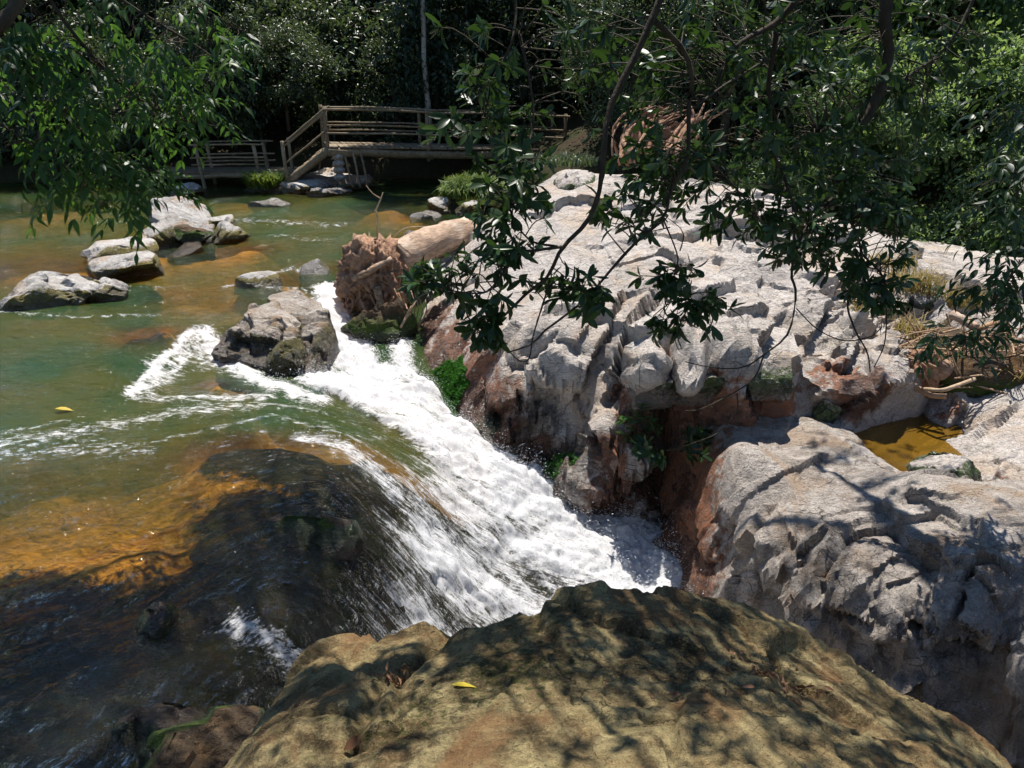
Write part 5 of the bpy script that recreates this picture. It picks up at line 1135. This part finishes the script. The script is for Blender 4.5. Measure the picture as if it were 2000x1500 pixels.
R_BR = [
 ([(1300, -60, 4.5), (1287, 0, 4.4), (1259, 60, 4.35), (1224, 133, 4.3), (1182, 217, 4.2), (1175, 315, 4.1), (1161, 385, 4.1), (1140, 437, 4.1), (1095, 483, 4.05), (1065, 540, 4.0), (1027, 575, 4.0), (975, 632, 3.9), (940, 650, 3.9)], .040, .008),
 ([(1276, 32, 4.4), (1332, 88, 4.5), (1356, 150, 4.6), (1349, 210, 4.6), (1345, 315, 4.5), (1314, 371, 4.5), (1300, 425, 4.4), (1251, 470, 4.35), (1209, 515, 4.3), (1146, 585, 4.2), (1069, 645, 4.1), (1037, 676, 4.1), (990, 690, 4.05)], .030, .006),
 ([(1095, 483, 4.05), (1040, 490, 4.0), (1010, 500, 4.0), (960, 560, 3.95), (930, 575, 3.9), (870, 570, 3.9)], .016, .005),
 ([(1090, 478, 4.05), (1040, 470, 4.1), (1005, 430, 4.1), (995, 400, 4.15)], .012, .004),
 ([(1069, 560, 4.05), (1052, 620, 4.0), (1040, 660, 4.0), (1030, 705, 4.0), (1005, 700, 4.0), (975, 650, 3.95)], .010, .004),
 ([(1590, -60, 5.0), (1566, 0, 5.0), (1517, 52, 5.0), (1450, 87, 4.9), (1419, 126, 4.9), (1400, 190, 4.8)], .045, .010),
 ([(1513, 60, 5.0), (1506, 168, 5.0), (1520, 262, 5.0), (1510, 300, 5.0), (1538, 385, 5.0), (1552, 427, 5.0), (1550, 470, 5.0)], .028, .008),
 ([(1740, -80, 5.6), (1730, 35, 5.5), (1737, 105, 5.5), (1702, 210, 5.4), (1667, 266, 5.4), (1653, 343, 5.4), (1646, 374, 5.4)], .075, .026),
 ([(1646, 374, 5.4), (1615, 402, 5.3), (1566, 462, 5.2), (1548, 532, 5.1), (1556, 572, 5.0), (1540, 648, 5.0), (1492, 692, 4.9), (1440, 720, 4.8), (1340, 708, 4.7)], .024, .005),
 ([(1646, 374, 5.4), (1652, 410, 5.4), (1676, 460, 5.4), (1680, 512, 5.3), (1656, 592, 5.3), (1668, 640, 5.2), (1692, 688, 5.2), (1696, 725, 5.2)], .024, .006),
 ([(1684, 500, 5.3), (1724, 552, 5.3), (1724, 620, 5.2), (1720, 672, 5.2), (1704, 715, 5.2)], .014, .005),
 ([(1560, 604, 5.1), (1600, 648, 5.1), (1650, 668, 5.2), (1700, 660, 5.2), (1722, 640, 5.2)], .008, .005),
 ([(1492, 696, 4.9), (1476, 736, 4.85), (1440, 764, 4.8), (1372, 796, 4.7), (1340, 800, 4.7)], .012, .004),
 ([(1440, 766, 4.8), (1436, 800, 4.8), (1400, 840, 4.75), (1360, 860, 4.7), (1330, 872, 4.7)], .010, .003),
 ([(1915, -60, 6.0), (1902, 0, 6.0), (1860, 80, 5.9), (1790, 140, 5.8), (1685, 203, 5.6), (1600, 260, 5.4)], .026, .010),
 ([(1000, -80, 4.8), (1010, 0, 4.8), (1000, 80, 4.7), (960, 160, 4.6), (940, 230, 4.5), (900, 270, 4.4)], .018, .006),
 ([(1010, 60, 4.7), (1035, 160, 4.6), (1040, 250, 4.5), (1015, 330, 4.3), (1000, 400, 4.2)], .016, .005),
 ([(1349, 210, 4.6), (1420, 160, 4.8), (1500, 120, 5.0)], .014, .010),
 ([(1345, 300, 4.5), (1400, 330, 4.7), (1470, 400, 4.9), (1500, 450, 5.0)], .012, .006),
 ([(1300, 425, 4.4), (1330, 500, 4.5), (1310, 550, 4.6), (1360, 600, 4.6)], .009, .004)]
R_BL = [(935, 130, 80, 110, 13, 4.7, .3), (1010, 235, 80, 60, 13, 4.6, .25), (868, 250, 50, 36, 6, 4.4, .2), (990, 310, 55, 40, 8, 4.3, .2), (1010, 360, 60, 65, 20, 4.2, .2), (960, 430, 50, 45, 7, 4.05, .15), (985, 485, 55, 55, 15, 4.0, .15), (925, 540, 45, 50, 8, 4.0, .15), (960, 620, 45, 45, 9, 3.9, .12), (940, 655, 35, 35, 8, 3.9, .1), (1110, 560, 80, 35, 13, 4.1, .15), (1150, 590, 45, 28, 8, 4.1, .12), (830, 540, 50, 35, 9, 3.95, .1),
 (1130, 110, 85, 110, 18, 4.7, .3), (1250, 190, 80, 140, 22, 4.8, .3), (1260, 345, 75, 70, 18, 4.5, .25), (1350, 120, 95, 120, 30, 5.0, .3), (1330, 320, 80, 90, 24, 4.8, .3), (1220, 430, 65, 45, 11, 4.4, .2), (1480, 90, 110, 100, 34, 5.2, .35), (1500, 290, 115, 125, 50, 5.2, .4), (1480, 430, 105, 55, 30, 5.0, .3), (1620, 130, 115, 125, 44, 5.6, .4), (1650, 320, 105, 120, 52, 5.5, .4), (1620, 455, 110, 65, 40, 5.3, .3), (1760, 190, 90, 170, 40, 5.9, .4), (1745, 420, 65, 80, 30, 5.4, .3), (1690, 535, 75, 55, 26, 5.2, .2), (1560, 510, 50, 40, 11, 5.1, .2),
 (1310, 550, 55, 38, 14, 4.6, .15), (1375, 605, 65, 42, 18, 4.6, .15), (1300, 635, 38, 38, 9, 4.6, .12), (1725, 590, 45, 28, 8, 5.2, .12), (1870, 110, 55, 95, 12, 6.0, .3)]
hanging_tree("overhanging_tree", "dark leafy tree hanging its branches over the pale outcrop", (5.4, 2.2, -1.2), [(5.4, 2.2, -1.2), (5.2, 2.6, 1.5), (4.7, 3.6, 4.0), (4.2, 5.0, 5.4)],
    [([(4.2, 5.0, 5.4), (2.8, 5.2, 5.2), (1.4, 4.8, 4.7), (.8, 4.5, 3.9)], .11, .045), ([(4.2, 5.0, 5.4), (3.2, 5.4, 4.8), (2.6, 5.55, 4.0)], .10, .075), ([(3.6, 5.1, 5.4), (2.4, 5.2, 4.6), (2.0, 5.05, 3.75)], .07, .045), ([(4.2, 5.0, 5.4), (4.0, 7.0, 6.2), (3.4, 9.4, 6.2)], .12, .05), ([(3.8, 8.0, 6.2), (3.0, 8.6, 6.3), (2.3, 9.0, 6.1)], .06, .03), ([(1.4, 4.8, 4.8), (.6, 4.3, 5.0), (-.4, 3.9, 4.9)], .06, .03), ([(4.1, 5.4, 5.2), (3.9, 5.9, 4.4), (3.72, 6.0, 3.75)], .05, .028), ([(1.2, 4.75, 4.6), (.4, 4.9, 4.2), (0.0, 4.85, 3.75)], .04, .02)],
    R_BR, R_BL, [(4.0, 8.8, 6.1, 1.7, 1.0, .5, 110), (4.2, 7.6, 6.1, 1.6, .7, .4, 130), (2.9, 7.6, 6.2, .9, .6, .3, 40), (3.4, 3.0, 5.2, 1.7, 1.2, .4, 260), (.55, 3.55, 4.9, 1.7, .78, .3, 470), (.8, 1.0, 5.6, 2.8, 1.5, .5, 620)], 'rosette', .098, OBOVATE, M_LEAF_R, 7)  # unseen lobes over and beside the camera are added to block sky light
L_BR = [([(-60, 90, 4.2), (0, 45, 4.3), (30, 0, 4.4), (60, -60, 4.5)], .06, .05),
 ([(60, -60, 5.0), (140, 60, 5.1), (230, 160, 5.2), (330, 230, 5.2), (420, 250, 5.3)], .022, .005), ([(-60, 60, 4.9), (60, 150, 5.0), (160, 260, 5.1), (240, 340, 5.1), (290, 410, 5.1)], .020, .005), ([(150, -60, 5.3), (280, 30, 5.3), (380, 90, 5.4), (470, 150, 5.4)], .020, .005), ([(-60, 200, 4.8), (40, 270, 4.8), (130, 330, 4.9), (200, 400, 4.9)], .014, .004), ([(300, -60, 5.6), (400, 20, 5.6), (470, 60, 5.6)], .014, .005)]
L_BL = [(90, 60, 130, 75, 27, 5.0, .4), (270, 70, 130, 85, 32, 5.3, .4), (410, 80, 70, 75, 18, 5.5, .3), (110, 190, 110, 75, 32, 5.0, .35), (290, 200, 110, 80, 34, 5.3, .35), (390, 200, 60, 50, 10, 5.3, .2), (60, 280, 80, 35, 14, 4.8, .2), (190, 310, 85, 40, 24, 5.0, .25), (250, 355, 65, 38, 18, 5.05, .2), (140, 345, 60, 30, 9, 4.9, .2), (235, 395, 35, 22, 6, 5.0, .12), (10, 120, 40, 90, 10, 4.9, .2)]
hanging_tree("overhanging_tree", "tree drooping green compound leaves into the upper left corner", (-6.8, 3.4, -.6), [(-6.8, 3.4, -.6), (-6.6, 3.8, 2), (-6.0, 4.8, 4.2), (-5.2, 5.6, 5.4)],
    [([(-5.2, 5.6, 5.4), (-4.2, 5.4, 4.6), (-3.7, 5.1, 3.6)], .07, .03), ([(-5.2, 5.6, 5.4), (-4.0, 5.9, 5.6), (-2.6, 6.1, 5.6)], .09, .03), ([(-4.0, 5.9, 5.6), (-2.6, 7.0, 5.8), (-1.2, 7.9, 5.7)], .06, .02), ([(-5.6, 5.2, 4.9), (-4.4, 4.4, 4.4), (-3.2, 4.4, 3.7)], .08, .055), ([(-5.2, 5.6, 5.4), (-5.6, 6.0, 5.9), (-5.0, 6.2, 5.9)], .05, .02)],
    L_BR, L_BL, [(-2.6, 5.2, 5.6, 2.1, .95, .5, 560), (-4.8, 5.3, 5.7, 1.2, .8, .5, 160), (-1.25, 7.0, 5.6, .75, 1.1, .4, 330)], 'frond', .11, POINTED, M_LEAF_L, 17, dens=1.15)
E_BR = [([(2060, 180, 6.2), (1990, 230, 6.2), (1950, 260, 6.2)], .014, .005), ([(2070, 330, 5.8), (2000, 360, 5.8), (1950, 410, 5.8)], .016, .005), ([(2080, 470, 5.6), (2010, 500, 5.6), (1960, 560, 5.6), (1930, 600, 5.6)], .016, .005), ([(2080, 640, 5.4), (2000, 690, 5.4), (1940, 700, 5.4), (1870, 690, 5.4), (1820, 660, 5.4)], .010, .004)]
E_BL = [(1965, 240, 45, 30, 9, 6.2, .2), (1985, 200, 40, 40, 8, 6.2, .2), (1965, 400, 50, 45, 16, 5.8, .2), (1990, 330, 40, 40, 8, 5.8, .2), (1960, 555, 50, 35, 16, 5.6, .2), (1985, 610, 40, 40, 10, 5.6, .2), (1850, 655, 45, 18, 8, 5.4, .12), (1910, 660, 45, 25, 8, 5.4, .12), (1985, 520, 30, 50, 10, 5.6, .2)]
hanging_tree("overhanging_tree", "small tree reaching dark leaf sprays in from the right edge", (7.2, 4.6, -1.0), [(7.2, 4.6, -1.0), (7.1, 4.8, 1.0), (6.6, 5.2, 3.0), (6.4, 5.4, 4.4)],
    [([(6.6, 5.2, 3.0), (5.4, 5.7, 2.6), (4.4, 6.15, 2.75)], .05, .018), ([(7.0, 4.9, 1.8), (5.4, 5.5, 1.9), (4.2, 5.75, 2.05)], .05, .018), ([(7.1, 4.8, .9), (5.2, 5.3, .9), (4.1, 5.5, 1.3)], .04, .012)],
    E_BR, E_BL, [(6.6, 5.6, 4.6, 1.0, .8, .6, 60)], 'frond', .12, POINTED, M_LEAF_R, 27)

# ---- tufts, moss, small plants
def blades(R_, n, rad, h, lean=.5, wd=.008):
    V, F, rn = [], [], []
    for k in range(n):
        a = R_.uniform(0, 6.28); r = rad * math.sqrt(R_.rand()); b = np.array((math.cos(a) * r, math.sin(a) * r * .7, 0))
        th = R_.uniform(0, 6.28); d = np.array((math.cos(th), math.sin(th), 0)); hh = h * R_.uniform(.5, 1.15); s = np.array((-d[1], d[0], 0)) * wd
        m = b + d * hh * lean * .35 + (0, 0, hh * .65); t_ = b + d * hh * lean * R_.uniform(.7, 1.3) + (0, 0, hh * R_.uniform(.6, 1.0))
        i = len(V); V += [b - s, b + s, m - s * .8, m + s * .8, t_]; F += [(i, i + 1, i + 3), (i, i + 3, i + 2), (i + 2, i + 3, i + 4)]; rn += [R_.rand() * .99] * 5
    return np.array(V), np.array(F), np.array(rn)
def tuft(name, loc, n, rad, h, mat, label, seed, cat="grass", lean=.6, wd=.01, dome=0.0):
    V, F, rn = blades(rs(seed), n, rad, h, lean, wd)
    if dome: V[:, 2] += dome * np.sqrt(np.clip(1 - (V[:, 0] ** 2 + V[:, 1] ** 2 * 2) / (rad * rad * 1.5), 0, 1))
    me = mesh_np(name, V, F); fattr(me, 'rnd', rn); return link(name, me, mat, label=label, cat=cat, loc=tuple(loc))
tuft("grass_tuft", P(928, 402, z=.05), 1500, .75, .45, M_GRASS, "bright grass tuft on the bank left of the outcrop", 1, lean=.7, wd=.016, dome=.35)
tuft("grass_tuft", P(1105, 322, Y=15.0), 300, .6, .22, M_LEAF_F, "low green grass along the back edge of the outcrop", 2, wd=.018)
tuft("fern_tuft", P(517, 365, z=.12), 500, .45, .45, M_GRASS, "drooping pale fern tuft beside the footbridge stairs", 3, "fern", lean=1.1, wd=.016)
for k, (u, v, Y, n_, r, h) in enumerate(((1740, 520, 10.6, 200, .35, .3), (1790, 560, 9.9, 260, .4, .35), (1880, 590, 9.6, 200, .3, .3), (1790, 650, 9.0, 180, .25, .28), (1690, 600, 9.5, 160, .3, .2), (1985, 740, 8.2, 240, .35, .35))):
    tuft("dry_grass_tuft", P(u, v, Y=Y) + np.array((0, 0, -.05)), n_, r, h, M_STRAW, ("straw coloured grass tuft below the slope bushes", "straw coloured grass tuft beside the grey shoulder rock", "yellow dry grass tuft above the short reddish log", "yellow grass tuft left of the driftwood heap", "thin dry grass patch behind the hanging twigs", "dry grass tuft at the right end of the driftwood heap")[k], 20 + k, lean=.9, wd=.007)
def cover(name, src, centre, r, n, h, mat, label, seed, squash=(1, 1, 1)):
    me0 = src.data; k = len(me0.vertices); co = np.empty(k * 3, np.float32); no = np.empty(k * 3, np.float32)
    me0.vertices.foreach_get("co", co); me0.vertices.foreach_get("normal", no); co = co.reshape(-1, 3); no = no.reshape(-1, 3)
    dd = (((co - centre) / np.array(squash)) ** 2).sum(1) / (r * r) + .5 * fbm(co * 6.0, 3, seed); ok = np.where(dd < 1)[0]
    R_ = rs(seed); i = R_.choice(ok, n); pos = co[i] + R_.normal(size=(n, 3)) * .012; ax = no[i] + R_.normal(size=(n, 3)) * .6
    me = scatter(RHOMB[0], RHOMB[1], pos, frames(ax, R_.normal(size=(n, 3))), h * R_.uniform(.5, 1.3, n), R_.rand(n) * .99, name)
    return link(name, me, mat, kind="stuff", label=label, cat="moss")
cover("moss", outcrop, P(868, 752, Y=8.75), .36, 9000, .035, M_MOSS, "bright green moss cushion at the foot of the outcrop beside the torrent", 5, (1, 1, 1.2))
cover("moss", outcrop, P(1110, 915, Y=7.62), .26, 3000, .03, M_MOSS, "narrow moss strip on the wet rock along the torrent", 6, (1.1, .6, .8))
def small_plant(name, loc, n_ros, rad, size, mat, label, seed, leaf=OBOVATE, n_leaf=8, up=.6):
    R_ = rs(seed); root = empty(name, tuple(loc), label=label, cat="plant"); L = []; mb = MB()
    for k in range(n_ros):
        d = R_.normal(size=3) * (1, .7, .5); d[2] = abs(d[2]) * up + .15; c = d / np.linalg.norm(d) * rad * R_.uniform(.5, 1.1); d = d + R_.normal(size=3) * .3
        mb.tube(curve_pts([(0, 0, 0), c * .55 + (0, 0, .05), c], 6), np.linspace(.006, .003, 6), 4, caps=False); L += rosette_leaves(R_, c, d, n_leaf, size)
    me = scatter(leaf[0], leaf[1], np.array([l[0] for l in L]), frames(np.array([l[1] for l in L]), np.array([l[2] for l in L])), np.array([l[3] for l in L]), R_.rand(len(L)) * .99, "leaves")
    link("leaves", me, mat, parent=root); link("stems", mb.build("stems"), M_BARK, parent=root); return root
small_plant("shrub", P(1300, 880, Y=7.25), 26, .42, .13, M_LEAF_R, "dark shrub growing in the shaded hollow under the overhang", 3)
small_plant("shrub", P(1250, 840, Y=7.3), 8, .25, .10, M_LEAF_L, "small green plant on the rim of the shaded hollow", 4, POINTED)
small_plant("shrub", P(835, 560, Y=10.2), 14, .35, .17, M_LEAF_R, "dark leafy sprout beside the stranded stump", 5, POINTED)
small_plant("sapling", P(1790, 1290, Y=4.7), 3, .10, .07, M_LEAF_L, "tiny sprout on the shaded side of the grey boulder", 6)

# ---- fallen leaves
M_YELLOW = mat_leaf("yellow_leaf", (0.42, 0.33, 0.03), (0.50, 0.38, 0.03), (0.46, 0.30, 0.02), .2, .5)
M_BROWN = mat_leaf("brown_leaf", (0.13, 0.065, 0.035), (0.20, 0.10, 0.06), (0.28, 0.17, 0.10), .15, .6, .2)
def surf_z(o, x, y):
    hit, loc, nrm, _ = o.ray_cast(Vector((x, y, 5)), Vector((0, 0, -1))); return (loc.z, np.array(nrm)) if hit else (0.0, np.array((0, 0, 1.0)))
bpy.context.view_layer.update()
def fallen(u, v, o, Y, size, mat, label, rz, leaf=POINTED):
    p = P(u, v, Y=Y); z, nr = surf_z(o, p[0], p[1]) if o else (p[2], np.array((0, 0, 1.0)))
    B_ = frames(np.array([[math.cos(rz), math.sin(rz), 0.0]]), nr[None]); V = np.einsum('ij,kj->ki', B_[0], leaf[0] * (1.25, 1, .7)) * size
    link("fallen_leaf", mesh_np("fallen_leaf", V, leaf[1]), mat, label=label, cat="leaf", loc=(p[0], p[1], z + .012))
fallen(882, 1332, foreground, 2.0, .085, M_YELLOW, "yellow fallen leaf lying on the foreground boulder", .1)
fallen(108, 800, None, P(108, 800, z=.03)[1], .17, M_YELLOW, "yellow leaf floating on the river at the left", .1)
fallen(672, 1470, foreground, 1.75, .08, M_BROWN, "curled brown leaf on the left flank of the foreground boulder", .9)
def litter(name, spots, label, seed):
    R_ = rs(seed); pos, ax, nr, sz = [], [], [], []
    for (u, v, Y, ru, rv, n_) in spots:
        for k in range(n_):
            q = P(u + R_.normal() * ru, v + R_.normal() * rv, Y=Y); z, nn = surf_z(foreground, q[0], q[1] + R_.normal() * .05)
            pos.append((q[0], q[1], z + R_.uniform(.002, .02))); ax.append((R_.normal(), R_.normal(), R_.normal() * .3)); nr.append(nn + R_.normal(size=3) * .45); sz.append(R_.uniform(.018, .042))
    me = scatter(POINTED[0] * (1, 1, 1.6), POINTED[1], np.array(pos), frames(np.array(ax), np.array(nr)), np.array(sz), R_.rand(len(pos)) * .99, name)
    link(name, me, M_BROWN, kind="stuff", label=label, cat="leaf litter")
litter("leaf_litter", [(1520, 1330, 2.1, 40, 22, 55), (1460, 1290, 2.2, 60, 25, 22), (1560, 1380, 1.95, 60, 30, 25), (1420, 1400, 1.9, 80, 40, 22)], "drift of small dry brown leaves on the right of the foreground boulder", 3)
litter("leaf_litter", [(775, 1295, 2.25, 18, 14, 40)], "few dry reddish leaves caught in the groove of the foreground boulder", 4)
